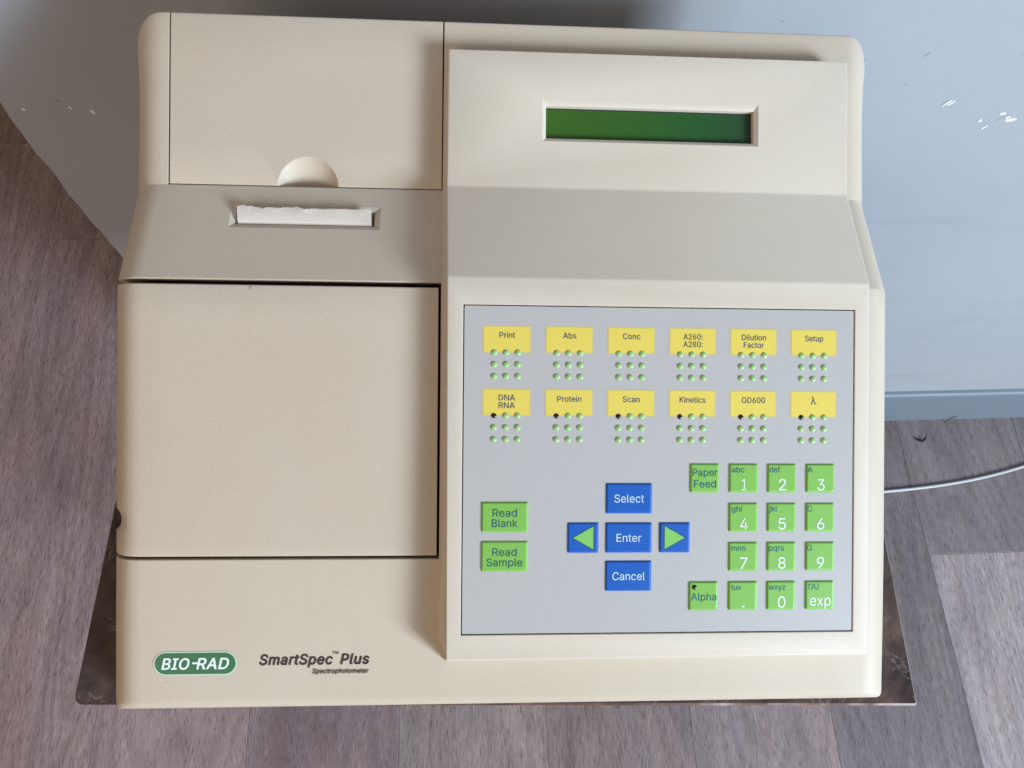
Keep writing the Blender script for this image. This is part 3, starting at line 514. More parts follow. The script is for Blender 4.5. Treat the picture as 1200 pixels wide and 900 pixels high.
def text_me(body, cap, width=None, shear=0.0, bold=0.0, align='CENTER', depth=0.00006):
    """one line of lettering as a thin mesh, scaled to a cap height and a width"""
    pen = 0.0
    V, F = [], []
    for ch in body:
        adv, loops = GLYPHS[ch]
        co, ed = [], []
        for lp in loops:
            n_, k0 = len(lp) // 2, len(co)
            co += [Vector((lp[2 * i] / 1000.0, lp[2 * i + 1] / 1000.0)) for i in range(n_)]
            ed += [(k0 + i, k0 + (i + 1) % n_) for i in range(n_)]
        v_, e_, f_ = delaunay_2d_cdt(co, ed, [], 1, 1e-5)[:3]
        k0 = len(V)
        V += [(v.x + pen, v.y, 0) for v in v_]
        for f in f_:
            cx, cy = sum(v_[i].x for i in f) / len(f), sum(v_[i].y for i in f) / len(f)
            odd = 0
            for lp in loops:
                n_ = len(lp) // 2
                for i in range(n_):
                    ax, ay, bx, by = lp[2 * i] / 1000.0, lp[2 * i + 1] / 1000.0, lp[2 * ((i + 1) % n_)] / 1000.0, lp[2 * ((i + 1) % n_) + 1] / 1000.0
                    if (ay > cy) != (by > cy) and cx < ax + (cy - ay) / (by - ay) * (bx - ax):
                        odd ^= 1
            if odd:
                F.append(tuple(k0 + i for i in f))
        pen += adv / 1000.0 + bold * 0.9
    me = bpy.data.meshes.new('lettering')
    me.from_pydata(V, [], F)
    if bold > 0:
        bm = bmesh.new()
        for k, (dx, dy) in enumerate(((0, 0), (1, 0), (-1, 0), (0, 1), (0, -1), (0.7, 0.7), (-0.7, 0.7), (0.7, -0.7), (-0.7, -0.7))):
            n0 = len(bm.verts)
            bm.from_mesh(me)
            bm.verts.ensure_lookup_table()
            for v in bm.verts[n0:]:
                v.co.x += dx * bold * 0.62
                v.co.y += dy * bold * 0.5
                v.co.z = -k
        bm.to_mesh(me)
        bm.free()
    for v in me.vertices:
        v.co.x += shear * v.co.y
    xs = [v.co.x for v in me.vertices]
    x0, x1 = min(xs), max(xs)
    sy = cap / 0.509
    sx = sy if width is None else width / (x1 - x0)
    w = (x1 - x0) * sx
    ox = {'CENTER': -w / 2, 'LEFT': 0.0, 'RIGHT': -w}[align]
    for v in me.vertices:
        v.co = Vector(((v.co.x - x0) * sx + ox, v.co.y * sy, depth + v.co.z * 0.000004))
    me.materials.clear()
    return me

# ---------------------------------------------------------------- setting: floor of planks
FY = R(1.7905)
floor_me = box_me('floor', -3.0, 3.2, -2.2, 4.2, -0.03, -0.006)
floor = link('floor', floor_me, M['subfloor'], None, (0, 0, 0), (0, 0, FY))
floor['kind'] = 'structure'
PW = 0.1891
S0 = -0.1169
def plank_me(length):
    w, h, g, c = PW / 2 - 0.0002, 0.006, 0.0002, 0.0005
    l = length / 2 - g
    v = [(-w, -l, -h), (w, -l, -h), (w, l, -h), (-w, l, -h),
         (-w, -l, -c * 0.5), (w, -l, -c * 0.5), (w, l, -c * 0.5), (-w, l, -c * 0.5),
         (-w + c, -l + c, 0), (w - c, -l + c, 0), (w - c, l - c, 0), (-w + c, l - c, 0)]
    f = [(3, 2, 1, 0)]
    for i in range(4):
        j = (i + 1) % 4
        f.append((i, j, 4 + j, 4 + i))
        f.append((4 + i, 4 + j, 8 + j, 8 + i))
    f.append((8, 9, 10, 11))
    return mesh('plank', v, f)
PLEN = 1.285
pm = plank_me(PLEN)
joints = {5: 0.188, -3: 0.928, 0: -0.55, 1: 0.72, 4: -0.62, -1: -0.75, -2: 0.35 - 0.9, 2: -0.3, 3: 0.9, 6: -0.35, -4: 0.3}
tint = {(5, -1): (0.290, 0.262, 0.275), (5, 0): (0.185, 0.168, 0.178), (4, 0): (0.160, 0.142, 0.152), (3, -1): (0.215, 0.180, 0.185), (3, 0): (0.215, 0.180, 0.185),
        (2, 0): (0.19, 0.155, 0.158), (1, -1): (0.235, 0.200, 0.200), (0, 0): (0.205, 0.168, 0.185), (-1, 0): (0.245, 0.205, 0.220),
        (-2, 0): (0.225, 0.188, 0.200), (-3, -1): (0.225, 0.186, 0.198), (-3, 0): (0.20, 0.150, 0.145), (6, 0): (0.17, 0.155, 0.165)}
for k in range(-8, 13):
    j0 = joints.get(k, random.uniform(-0.6, 0.6))
    for q in range(-2, 3):
        yc = j0 + (q + 0.5) * PLEN
        if yc < -1.6 or yc > 3.4:
            continue
        o = link('plank', pm, M['wood'], floor, (S0 + (k + 0.5) * PW, yc, 0))
        t = tint.get((k, q))
        if t is None:
            b = random.uniform(0.17, 0.24)
            t = (b, b * 0.84, b * 0.9)
        kk = 1.36 if k < 0 else (1.12 if k < 4 else 1.0)
        o.color = (t[0] * kk, t[1] * kk * 0.97, t[2] * kk * 0.93, 1)

# wall end behind the table
wall = empty('wall', (0, 0, 0), 'pale blue grey painted wall with chipped plaster spots standing behind the beige instrument', 'wall', FY)
WY = 0.4016
WX = -0.1363
bm = bmesh.new()
nx, nz = 2, 140
verts = []
random.seed(3)
left = []
for i in range(nz + 1):
    z = 2.3 * i / nz
    left.append(WX + random.uniform(-0.0012, 0.0012) + 0.0012 * math.sin(z * 31))
fr = [bm.verts.new((left[i], WY, 2.3 * i / nz)) for i in range(nz + 1)]
fr2 = [bm.verts.new((left[i] - 0.003, WY + 0.004, 2.3 * i / nz)) for i in range(nz + 1)]
bk = [bm.verts.new((left[i] - 0.003, WY + 0.14, 2.3 * i / nz)) for i in range(nz + 1)]
r0, r1_, r2_, r3_ = bm.verts.new((3.2, WY, 0)), bm.verts.new((3.2, WY, 2.3)), bm.verts.new((3.2, WY + 0.14, 0)), bm.verts.new((3.2, WY + 0.14, 2.3))
for i in range(nz):
    bm.faces.new((fr[i], fr[i + 1], fr2[i + 1], fr2[i]))
    bm.faces.new((fr2[i], fr2[i + 1], bk[i + 1], bk[i]))
bm.faces.new(fr + [r1_, r0])
bm.faces.new(bk + [r3_, r2_])
bm.faces.new((r0, r1_, r3_, r2_))
bm.faces.new((fr[-1], fr2[-1], bk[-1], r3_, r1_))
o = link('plaster', from_bm('plaster', bm), M['wall'], wall)
bm = bmesh.new()
# skirting board with a small rounded top edge
prof = [(0.0, 0.0), (-0.008, 0.0), (-0.008, 0.098), (-0.0072, 0.1015), (-0.0045, 0.1035), (0.0, 0.1040)]
a = [bm.verts.new((WX + 0.02, WY + y, z)) for y, z in prof]
b = [bm.verts.new((3.2, WY + y, z)) for y, z in prof]
for i in range(len(prof)):
    j = (i + 1) % len(prof)
    bm.faces.new((a[i], a[j], b[j], b[i]))
bm.faces.new(a); bm.faces.new(b)
sk = link('skirting_board', from_bm('skirting_board', bm), M['skirting'], wall)

def blob_me(name, w, h, ang, n=11, thick=0.0005, seed=0, jag=0.35):
    rnd = random.Random(seed)
    ca, sa = math.cos(ang), math.sin(ang)
    pts = []
    for i in range(n):
        t = 2 * math.pi * i / n
        k = 1 - jag * rnd.random()
        x, z = math.cos(t) * w / 2 * k, math.sin(t) * h / 2 * k
        pts.append((x * ca - z * sa, x * sa + z * ca))
    v = [(x, 0.0003, z) for x, z in pts] + [(x * 0.85, -thick, z * 0.85) for x, z in pts]
    f = [tuple(range(n, 2 * n))] + [(i, (i + 1) % n, n + (i + 1) % n, n + i) for i in range(n)]
    return mesh(name, v, f)
T = TABLE_H
chips = [(-0.1227, 0.0084, 0.0042, 0.0026, -0.6), (-0.0922, 0.0100, 0.0055, 0.0016, -1.0), (-0.0796, 0.0063, 0.0064, 0.0030, -1.05),
         (0.5057, 0.0187, 0.0110, 0.0022, 1.0), (0.5085, 0.0180, 0.0075, 0.0022, 0.95), (0.5415, 0.0010, 0.0042, 0.0036, 0), (0.5540, 0.0080, 0.0070, 0.0024, 0.1), (0.5490, -0.0060, 0.0065, 0.0018, 0.9), (0.5640, 0.0018, 0.0110, 0.0034, 0.2), (0.5600, 0.0045, 0.005, 0.002, 0.3)]
for i, (x, z, w, h, a_) in enumerate(chips):
    link('plaster_chip', blob_me('plaster_chip', w, h, a_, seed=i), M['chip'], wall, (x, WY, z + T))
scuffs = [(-0.0975, 0.0160, 0.005, 0.0018, -0.8), (-0.0930, 0.0095, 0.0075, 0.0010, -1.0), (0.5045, 0.0185, 0.0090, 0.0009, 1.0), (0.5560, 0.0035, 0.0120, 0.0012, 0.8),
          (0.4255, 0.0555, 0.0090, 0.0022, 0.25), (0.4170, 0.0460, 0.0090, 0.0011, 0.9), (0.4660, 0.0610, 0.0080, 0.0012, 0.9),
          (0.5270, 0.0800, 0.0070, 0.0012, 0.8), (0.5330, 0.0620, 0.0070, 0.0010, 0.5), (0.5700, 0.0450, 0.0070, 0.0010, 0.6), (0.4660, 0.0350, 0.0050, 0.0010, 0.1),
          (0.4420, -0.0450, 0.0040, 0.0010, 0.0), (0.3600, 0.0850, 0.0030, 0.0012, 0.1)]
for i, (x, z, w, h, a_) in enumerate(scuffs):
    link('scuff_mark', blob_me('scuff_mark', w, h, a_, seed=40 + i, thick=0.0002, jag=0.5), M['scuff'], wall, (x, WY, z + T))

# ---------------------------------------------------------------- small table
TY = R(-0.8714)
table = empty('side_table', (0, 0, 0), 'low table with dark brown stone look top under the beige instrument', 'table', TY)
tx0, tx1, ty0, ty1 = -0.0333, 0.3919, 0.0363, 0.372
def rounded_slab(name, x0, x1, y0, y1, z0, z1, rad, seg=5):
    pts = []
    for cx, cy, a0, r_ in ((x1 - rad[1], y0 + rad[1], -90, rad[1]), (x1 - rad[2], y1 - rad[2], 0, rad[2]), (x0 + rad[3], y1 - rad[3], 90, rad[3]), (x0 + rad[0], y0 + rad[0], 180, rad[0])):
        for i in range(seg + 1):
            t = R(a0 + 90 * i / seg)
            pts.append((cx + r_ * math.cos(t), cy + r_ * math.sin(t)))
    n = len(pts)
    v = [(x, y, z0) for x, y in pts] + [(x, y, z1) for x, y in pts]
    f = [tuple(range(n)), tuple(range(n, 2 * n))] + [(i, (i + 1) % n, n + (i + 1) % n, n + i) for i in range(n)]
    return mesh(name, v, f)
top = link('tabletop', rounded_slab('tabletop', tx0, tx1, ty0, ty1, T - 0.0008, T, (0.004, 0.0006, 0.004, 0.004)), M['marble'], table)
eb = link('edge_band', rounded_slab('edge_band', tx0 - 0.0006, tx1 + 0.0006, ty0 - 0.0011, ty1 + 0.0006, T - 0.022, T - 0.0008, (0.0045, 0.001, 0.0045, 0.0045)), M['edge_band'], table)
for sx in (0, 1):
    for sy in (0, 1):
        x = (tx0 + 0.035) if sx == 0 else (tx1 - 0.035)
        y = (ty0 + 0.035) if sy == 0 else (ty1 - 0.035)
        bm = bmesh.new()
        bmesh.ops.create_cone(bm, segments=16, radius1=0.012, radius2=0.017, depth=T - 0.0222, cap_ends=True)
        lg = link('leg', from_bm('leg', bm), M['leg'], table, (x, y, (T - 0.022) / 2))
        finish(lg)

# ---------------------------------------------------------------- the instrument
dev = empty('spectrophotometer', (0, 0, T), 'beige laboratory instrument with green display and keypad on the small table', 'lab instrument')
W = 0.3597
RS = 0.0150          # side rounding
RC = 0.012           # rear plan corner
A = (0.3335, 0.1450); B = (0.2602, 0.1143); Cc = (0.2093, 0.1158); D = (0.0945, 0.0662); E_ = (0.0343, 0.0388)
def nrm(a, b):
    d = Vector((b[0] - a[0], b[1] - a[1])).normalized()
    return Vector((-d.y, d.x))
nED, nDC, nCB, nBA = nrm(E_, D), nrm(D, Cc), nrm(Cc, B), nrm(B, A)
UP = Vector((0, 1))
def miter(a, b):
    m_ = (a + b).normalized()
    return m_ / m_.dot(a)
def lerp2(a, b, t):
    return (a[0] + (b[0] - a[0]) * t, a[1] + (b[1] - a[1]) * t)
# stations: (y, z, drop direction)
ST = []
fr_ = 0.003
ST.append((E_[0] - 0.0008, 0.004, UP * 0))
ST.append((E_[0] - 0.0004, 0.018, UP * 0))
for i in range(5):
    t = i / 4 * math.pi / 2
    ST.append((E_[0] + fr_ * (1 - math.cos(t)) - 0.0004 * (1 - t), E_[1] - 0.0015 + (-fr_ + fr_ * math.sin(t)) + 0.0012 + 0.0013 * (i / 4), UP))
ST.append((*lerp2(E_, D, 0.45), (UP + nED).normalized()))
ST.append((*D, miter(nED, nDC)))
ST.append((*lerp2(D, Cc, 0.5), nDC))
# rounded breaks at C and B
ST.append((*lerp2(D, Cc, 0.93), nDC))
ST.append((*Cc, miter(nDC, nCB)))
ST.append((*lerp2(Cc, B, 0.16), nCB))
ST.append((*lerp2(Cc, B, 0.5), nCB))
ST.append((*lerp2(Cc, B, 0.96), nCB))
ST.append((*B, miter(nCB, nBA)))
ST.append((*lerp2(B, A, 0.04), nBA))
ST.append((*lerp2(B, A, 0.5), nBA))
ST.append((*lerp2(B, A, 0.8), (nBA * 2 + UP).normalized()))
ST.append((*lerp2(B, A, 0.985), UP))
rr_ = 0.0032
for i in range(1, 5):
    t = i / 4 * math.pi / 2
    ST.append((A[0] + rr_ * math.sin(t), A[1] + 0.0002 - rr_ * (1 - math.cos(t)), UP))
ST.append((A[0] + rr_ + 0.0006, 0.06, UP * 0))
ST.append((A[0] + rr_ + 0.0010, 0.004, UP * 0))
A_END = A[0] + rr_

def drop(x):
    d = min(x, W - x)
    if d >= RS:
        return 0.0
    q = RS - max(d, 0)
    return RS - math.sqrt(max(RS * RS - q * q, 0))
def inset(x, r_):
    d = min(x, W - x)
    if d >= r_:
        return 0.0
    q = r_ - max(d, 0)
    return r_ - math.sqrt(max(r_ * r_ - q * q, 0))
def smooth(a, b, t):
    t = min(max((t - a) / (b - a), 0), 1)
    return t * t * (3 - 2 * t)
def pw(y, pts):
    if y <= pts[0][0]:
        return pts[0][1]
    for (a_, va), (b_, vb) in zip(pts, pts[1:]):
        if y <= b_:
            return va + (vb - va) * (y - a_) / (b_ - a_)
    return pts[-1][1]
def surf(x, st):
    y, z, n_ = st
    d = drop(x)
    yy, zz = y - n_[0] * d, z - n_[1] * d
    if y > 0.30:
        yy -= inset(x, RC) * smooth(0.30, A[0], y)
    if y < 0.045:
        yy += inset(x, 0.004) * (1 - smooth(0.036, 0.045, y))
    # the flanks narrow a little towards the rear
    xx = x
    if x < 0.018:
        xx += pw(y, ((0.035, -0.0014), (0.095, -0.0007), (0.21, -0.0005), (0.26, -0.0006), (0.335, -0.0001))) * (1 - x / 0.018)
    if x > 0.339:
        xx -= pw(y, ((0.035, -0.0009), (0.21, 0.0013), (0.26, 0.0018), (0.335, 0.0029))) * (x - 0.339) / (W - 0.339)
    return xx, yy, zz
def columns(x0, x1):
    xs = [x0, x1]
    for i in range(9):
        a_ = i / 8 * math.pi / 2
        for v in (RS * (1 - math.cos(a_)), W - RS * (1 - math.cos(a_))):
            if x0 < v < x1:
                xs.append(v)
    for k in range(1, 12):
        v = k * 0.03
        if x0 < v < x1 and RS < v < W - RS:
            xs.append(v)
    return sorted(set(round(v, 6) for v in xs))
def interp_st(y):
    for a_, b_ in zip(ST[2:], ST[3:]):
        if a_[0] <= y <= b_[0] and b_[0] > a_[0]:
            t = (y - a_[0]) / (b_[0] - a_[0])
            return (y, a_[1] + (b_[1] - a_[1]) * t, a_[2] * (1 - t) + b_[2] * t)
def body_solid(name, x0, x1, stations, under):
    """skin over the stations between x0 and x1, closed downwards by 'under' (a function of the station)"""
    bm = bmesh.new()
    xs = columns(x0, x1)
    top_ = [[bm.verts.new(surf(x, s)) for x in xs] for s in stations]
    bot = [[bm.verts.new(under(x, s)) for x in xs] for s in stations]
    for i in range(len(stations) - 1):
        for j in range(len(xs) - 1):
            bm.faces.new((top_[i][j], top_[i][j + 1], top_[i + 1][j + 1], top_[i + 1][j]))
            bm.faces.new((bot[i][j], bot[i + 1][j], bot[i + 1][j + 1], bot[i][j + 1]))
        for g in (0, -1):
            bm.faces.new((top_[i][g], top_[i + 1][g], bot[i + 1][g], bot[i][g]))
    for i in (0, -1):
        for j in range(len(xs) - 1):
            bm.faces.new((top_[i][j], top_[i][j + 1], bot[i][j + 1], bot[i][j]))
    bmesh.ops.remove_doubles(bm, verts=bm.verts, dist=0.00001)
    return from_bm(name, bm)

def under_flat(x, s):
    a_ = surf(x, s)
    return (a_[0], a_[1], 0.004)
# the housing: skin down to z = 4 mm
def housing_mesh():
    bm = bmesh.new()
    xs = columns(0, W)
    st = ST
    rows = [[bm.verts.new(surf(x, s)) for x in xs] for s in st]
    for i in range(len(st) - 1):
        for j in range(len(xs) - 1):
            bm.faces.new((rows[i][j], rows[i][j + 1], rows[i + 1][j + 1], rows[i + 1][j]))
    # side walls: from each edge vertex down to the base
    for g in (0, -1):
        base = [rows[0][g]]
        for i in range(1, len(st) - 1):
            v = rows[i][g]
            base.append(bm.verts.new((v.co.x, v.co.y, 0.004)))
        base.append(rows[-1][g])
        for i in range(len(st) - 1):
            vs = [rows[i][g], rows[i + 1][g], base[i + 1], base[i]]
            vs = [v for k, v in enumerate(vs) if v not in vs[:k]]
            if len(vs) >= 3:
                bm.faces.new(vs)
    # bottom
    eds = [e for e in bm.edges if len(e.link_faces) == 1]
    bmesh.ops.holes_fill(bm, edges=eds, sides=0)
    bmesh.ops.remove_doubles(bm, verts=bm.verts, dist=0.00001)
    return from_bm('housing', bm)

housing = link('housing', housing_mesh(), M['beige'], dev)

def prism(name, poly, x0, x1):
    """closed prism of a (y, z) polygon between two x"""
    n_ = len(poly)
    v = [(x0, y, z) for y, z in poly] + [(x1, y, z) for y, z in poly]
    f = [tuple(range(n_)), tuple(range(n_, 2 * n_))] + [(i, (i + 1) % n_, n_ + (i + 1) % n_, n_ + i) for i in range(n_)]
    return mesh(name, v, f)

LIDX = 0.1466
# pocket for the sample lid (walls run square to the slope)
cC = Vector(Cc) + Vector((0.0002, 0.0)); cD = Vector(D)
depth = 0.030
dslope = (Vector(Cc) - Vector(D)).normalized()
pC, pD = Vector(Cc) - dslope * 0.0004, Vector(D) + dslope * 0.0
cut1 = cutter(prism('c', [tuple(pD + nDC * 0.02), tuple(pC + nDC * 0.02), tuple(pC - nDC * depth), tuple(pD - nDC * depth)], -0.02, LIDX))
# pocket for the printer cover, open at the rear
pB = Vector(B) + (Vector(A) - Vector(B)).normalized() * 0.0001
pA = Vector(A) + (Vector(A) - Vector(B)).normalized() * 0.03
cut2 = cutter(prism('c', [tuple(pB + nBA * 0.02), tuple(pA + nBA * 0.02), tuple(pA - nBA * 0.009), tuple(pB - nBA * 0.009)], 0.0180, 0.1463))
# receipt slot: bevelled mouth, then a straight shaft
def frame_cutter(outer, inner, plane, d_bev, d_deep, lift=0.001):
    """outer/inner = (x0, x1, y0, y1) on the plane (y -> z, normal)"""
    zf, nv = plane
    def P(x, y, h):
        return (x, y + nv[0] * h, zf(y) + nv[1] * h)
    k = lift / d_bev
    ox0, ox1, oy0, oy1 = outer; ix0, ix1, iy0, iy1 = inner
    up = (ox0 - (ix0 - ox0) * k, ox1 + (ox1 - ix1) * k, oy0 - (iy0 - oy0) * k, oy1 + (oy1 - iy1) * k)
    rings = [(up, lift), ((ix0, ix1, iy0, iy1), -d_bev), ((ix0, ix1, iy0, iy1), -d_deep)]
    v = []
    for (x0, x1, y0, y1), h in rings:
        v += [P(x0, y0, h), P(x1, y0, h), P(x1, y1, h), P(x0, y1, h)]
    f = [(0, 1, 2, 3), (8, 9, 10, 11)]
    for r_ in range(2):
        for i in range(4):
            j = (i + 1) % 4
            f.append((r_ * 4 + i, r_ * 4 + j, r_ * 4 + 4 + j, r_ * 4 + 4 + i))
    return cutter(mesh('c', v, f))
def zline(p, q):
    return lambda y: p[1] + (q[1] - p[1]) * (y - p[0]) / (q[0] - p[0])
cut3 = frame_cutter((0.0488, 0.1174, 0.2368, 0.2494), (0.0510, 0.1148, 0.2393, 0.2476), (zline(Cc, B), nCB), 0.0012, 0.016)
boolean(housing, [cut1, cut2, cut3])
finish(housing, 19)

# dark inner frame seen through the gaps
link('inner_frame', prism('inner_frame', [tuple(pD + dslope * 0.0 - nDC * 0.012 + Vector((0.0, 0))), tuple(pC - nDC * 0.012), tuple(pC - nDC * 0.0296), tuple(pD - nDC * 0.0296)], 0.0125, LIDX - 0.0001), M['dark'], dev)

# sample compartment lid
def sub_stations(p, q, n_, nv, inner=()):
    return [(*lerp2(p, q, i / n_), nv) for i in range(n_ + 1)]
l0 = Vector(D) + dslope * 0.0014
l1 = Vector(Cc) - dslope * 0.0026
def lid_mesh():
    st = []
    e = 0.0007
    # tiny rolled edges at both ends
    for i in range(4):
        t = i / 3 * math.pi / 2
        p = l0 + dslope * e * (1 - math.cos(t)) - nDC * e * (1 - math.sin(t))
        st.append((p.x, p.y, nDC))
    for t in [0.04, 0.085] + [0.09 + 0.075 * i / 10 for i in range(11)] + [0.17, 0.25, 0.375, 0.5, 0.625, 0.75, 0.875]:
        p = l0 + (l1 - l0) * t
        st.append((p.x, p.y, nDC))
    for i in range(4):
        t = (3 - i) / 3 * math.pi / 2
        p = l1 - dslope * e * (1 - math.cos(t)) - nDC * e * (1 - math.sin(t))
        st.append((p.x, p.y, nDC))
    def und(x, s):
        return (surf(x, s)[0], s[0] + nDC[0] * -0.026, s[1] - nDC[1] * 0.026)
    return body_solid('compartment_lid', 0.0, LIDX - 0.0012, st, und)
lm = lid_mesh()
# finger notch scooped out of the lid's flank
for v in lm.vertices:
    t = (Vector((v.co.y, v.co.z)) - l0).dot(dslope) / (l1 - l0).length
    if v.co.x < 0.008 and 0.088 < t < 0.167:
        k = math.sin(math.pi * (t - 0.088) / 0.079) ** 0.6
        v.co.x += 0.0026 * k * (1 - v.co.x / 0.008)
lid = link('compartment_lid', lm, M['lid'], dev)
finish(lid)

# printer cover with a thumb dish
c0 = Vector(B) + (Vector(A) - Vector(B)).normalized() * 0.0006
def cover_mesh():
    st = []
    e = 0.0004
    sl = (Vector(A) - Vector(B)).normalized()
    for i in range(3):
        t = i / 2 * math.pi / 2
        p = c0 + sl * e * (1 - math.cos(t)) - nBA * e * (1 - math.sin(t))
        st.append((p.x, p.y, nBA))
    for t in (0.25, 0.5, 0.75, 0.985):
        st.append((*lerp2(B, A, t), nBA))
    for i in range(1, 5):
        t = i / 4 * math.pi / 2
        st.append((A[0] + rr_ * math.sin(t), A[1] + 0.0002 - rr_ * (1 - math.cos(t)), UP))
    def und(x, s):
        if s[0] > A[0]:
            return (x, s[0], A[1] - 0.0085 - 0.001)
        return (x, s[0] - nBA[0] * 0.0085, s[1] - nBA[1] * 0.0085)
    return body_solid('printer_cover', 0.0187, 0.1456, st, und)
cover = link('printer_cover', cover_mesh(), M['lid'], dev)
bm = bmesh.new()
bmesh.ops.create_uvsphere(bm, u_segments=64, v_segments=32, radius=1.0)
rad_d, dep = 0.0143, 0.0062
RR = (rad_d ** 2 + dep ** 2) / (2 * dep)
ctr = Vector(B) + (Vector(A) - Vector(B)).normalized() * 0.0002 + nBA * (RR - dep)
bmesh.ops.scale(bm, verts=bm.verts, vec=(RR, RR, RR))
bmesh.ops.translate(bm, verts=bm.verts, vec=(0.0826, ctr.x, ctr.y))
boolean(cover, [cutter(from_bm('c', bm))])
finish(cover, 24)

# receipt paper in the slot: a thing of its own
paper = bpy.data.objects.new('receipt_paper', None)
rnd = random.Random(5)
px0, px1 = 0.0525, 0.1136
nxp = 90
prof_p = [(0.2398, -0.0150), (0.2396, -0.0060), (0.2397, -0.0026), (0.2400, -0.0012), (0.2408, 0.0002), (0.2426, 0.0014), (0.2444, 0.0025)]
bm = bmesh.new()
zf = zline(Cc, B)
rows = []
edge = 0.0
tear = []
for j in range(nxp + 1):
    t = j / nxp
    edge = 0.7 * edge + rnd.uniform(-0.00045, 0.00045)
    amp = 1.0 if t < 0.55 else 0.35
    tear.append(0.2461 - 0.0004 * t + edge * amp + (0.00012 if j % 2 else -0.00012))
for k, (y, h) in enumerate(prof_p):
    rows.append([bm.verts.new((px0 + (px1 - px0) * j / nxp, y, zf(y) + h)) for j in range(nxp + 1)])
rows.append([bm.verts.new((px0 + (px1 - px0) * j / nxp, tear[j], zf(tear[j]) + 0.0031 + 0.0002 * math.sin(j * 0.3))) for j in range(nxp + 1)])
for k in range(len(rows) - 1):
    for j in range(nxp):
        bm.faces.new((rows[k][j], rows[k][j + 1], rows[k + 1][j + 1], rows[k + 1][j]))
# thickness
geom = bmesh.ops.solidify(bm, geom=list(bm.faces), thickness=0.00012)
me = from_bm('receipt_paper', bm)
pap = link('receipt_paper', me, M['paper'], None, (0, 0, T))
pap['label'] = 'white strip of printer paper with a torn edge in the slot of the beige instrument'
pap['category'] = 'paper'
finish(pap, 50)

# ---------------------------------------------------------------- control console
P1 = (0.3150, 0.1481); P2 = (0.2554, 0.1241); P3 = (0.2059, 0.1258); P4 = (0.0519, 0.0621)
def xl(y):
    pts = [(0.0519, 0.1504), (0.2059, 0.1495), (0.2554, 0.1483), (0.3150, 0.1486)]
    for (a_, xa), (b_, xb) in zip(pts, pts[1:]):
        if y <= b_:
            return xa + (xb - xa) * max(0, (y - a_)) / (b_ - a_)
    return pts[-1][1]
def xr(y):
    return 0.3393 - 0.0004 * (y - 0.05) / 0.27
def console_mesh():
    bm = bmesh.new()
    top_ = []
    for (y, z) in (P4, P3, P2, P1):
        top_.append((bm.verts.new((xl(y), y, z)), bm.verts.new((xr(y), y, z))))
    low = []
    for (y, z), dz in ((P4, 0.022), (P3, 0.02), (P2, 0.02), (P1, 0.02)):
        low.append((bm.verts.new((xl(y) - 0.0003, y, z - dz)), bm.verts.new((xr(y) + 0.0002, y, z - dz))))
    for i in range(3):
        bm.faces.new((top_[i][0], top_[i][1], top_[i + 1][1], top_[i + 1][0]))
        bm.faces.new((low[i][0], low[i][1], low[i + 1][1], low[i + 1][0]))
        bm.faces.new((top_[i][0], top_[i + 1][0], low[i + 1][0], low[i][0]))
        bm.faces.new((top_[i][1], top_[i + 1][1], low[i + 1][1], low[i][1]))
    for i in (0, -1):
        bm.faces.new((top_[i][0], top_[i][1], low[i][1], low[i][0]))
    bmesh.ops.recalc_face_normals(bm, faces=bm.faces)
    ed = [e for e in bm.edges if any(v in e.verts for p in top_ for v in p) and not (e.verts[0] in sum(low, ()) or e.verts[1] in sum(low, ()))]
    bmesh.ops.bevel(bm, geom=ed, offset=0.0007, segments=3, profile=0.5, affect='EDGES')
    return from_bm('control_console', bm)
console = link('control_console', console_mesh(), M['console'], dev)
nK, nDsp = nrm(P4, P3), nrm(P2, P1)
cut_d = frame_cutter((0.1928, 0.2955, 0.2760, 0.2942), (0.1944, 0.2935, 0.2775, 0.2917), (zline(P2, P1), nDsp), 0.0013, 0.0055)
KX0, KX1, KY0, KY1 = 0.1567, 0.3324, 0.0615, 0.1951
cut_k = frame_cutter((KX0, KX1, KY0, KY1), (KX0 + 0.0001, KX1 - 0.0001, KY0 + 0.0001, KY1 - 0.0001), (zline(P4, P3), nK), 0.0008, 0.0014)
boolean(console, [cut_d, cut_k])
finish(console)

# fillet along the console's left foot
def body_z(y):
    for p, q in ((E_, D), (D, Cc), (Cc, B), (B, A)):
        if p[0] <= y <= q[0]:
            return p[1] + (q[1] - p[1]) * (y - p[0]) / (q[0] - p[0])
bm = bmesh.new()
ys = [0.0535, 0.0560, 0.0620, 0.075, D[0], 0.12, 0.16, 0.19, Cc[0], 0.225, 0.245, B[0], 0.28, 0.30, 0.313]
rows = []
for y in ys:
    k = 1.0
    if y < 0.062:
        k = 0.15 + 0.85 * (y - 0.0535) / 0.0085
    rf = (0.0042 if y < D[0] - 0.004 else 0.0024) * k
    row = []
    for i in range(6):
        t = i / 5 * math.pi / 2
        row.append(bm.verts.new((xl(y) + 0.0001 - rf * (1 - math.sin(t)), y, body_z(y) + 0.00015 + rf * (1 - math.cos(t)))))
    row.append(bm.verts.new((xl(y) + 0.001, y, body_z(y) + 0.00015 + rf)))
    row.append(bm.verts.new((xl(y) + 0.001, y, body_z(y) - 0.002)))
    row.append(bm.verts.new((xl(y) + 0.0001 - rf, y, body_z(y) - 0.002)))
    rows.append(row)
for a_, b_ in zip(rows, rows[1:]):
    for i in range(len(a_)):
        j = (i + 1) % len(a_)
        bm.faces.new((a_[i], a_[j], b_[j], b_[i]))
bm.faces.new(rows[0]); bm.faces.new(rows[-1])
fl = link('console_fillet', from_bm('console_fillet', bm), M['beige'], dev)
finish(fl)

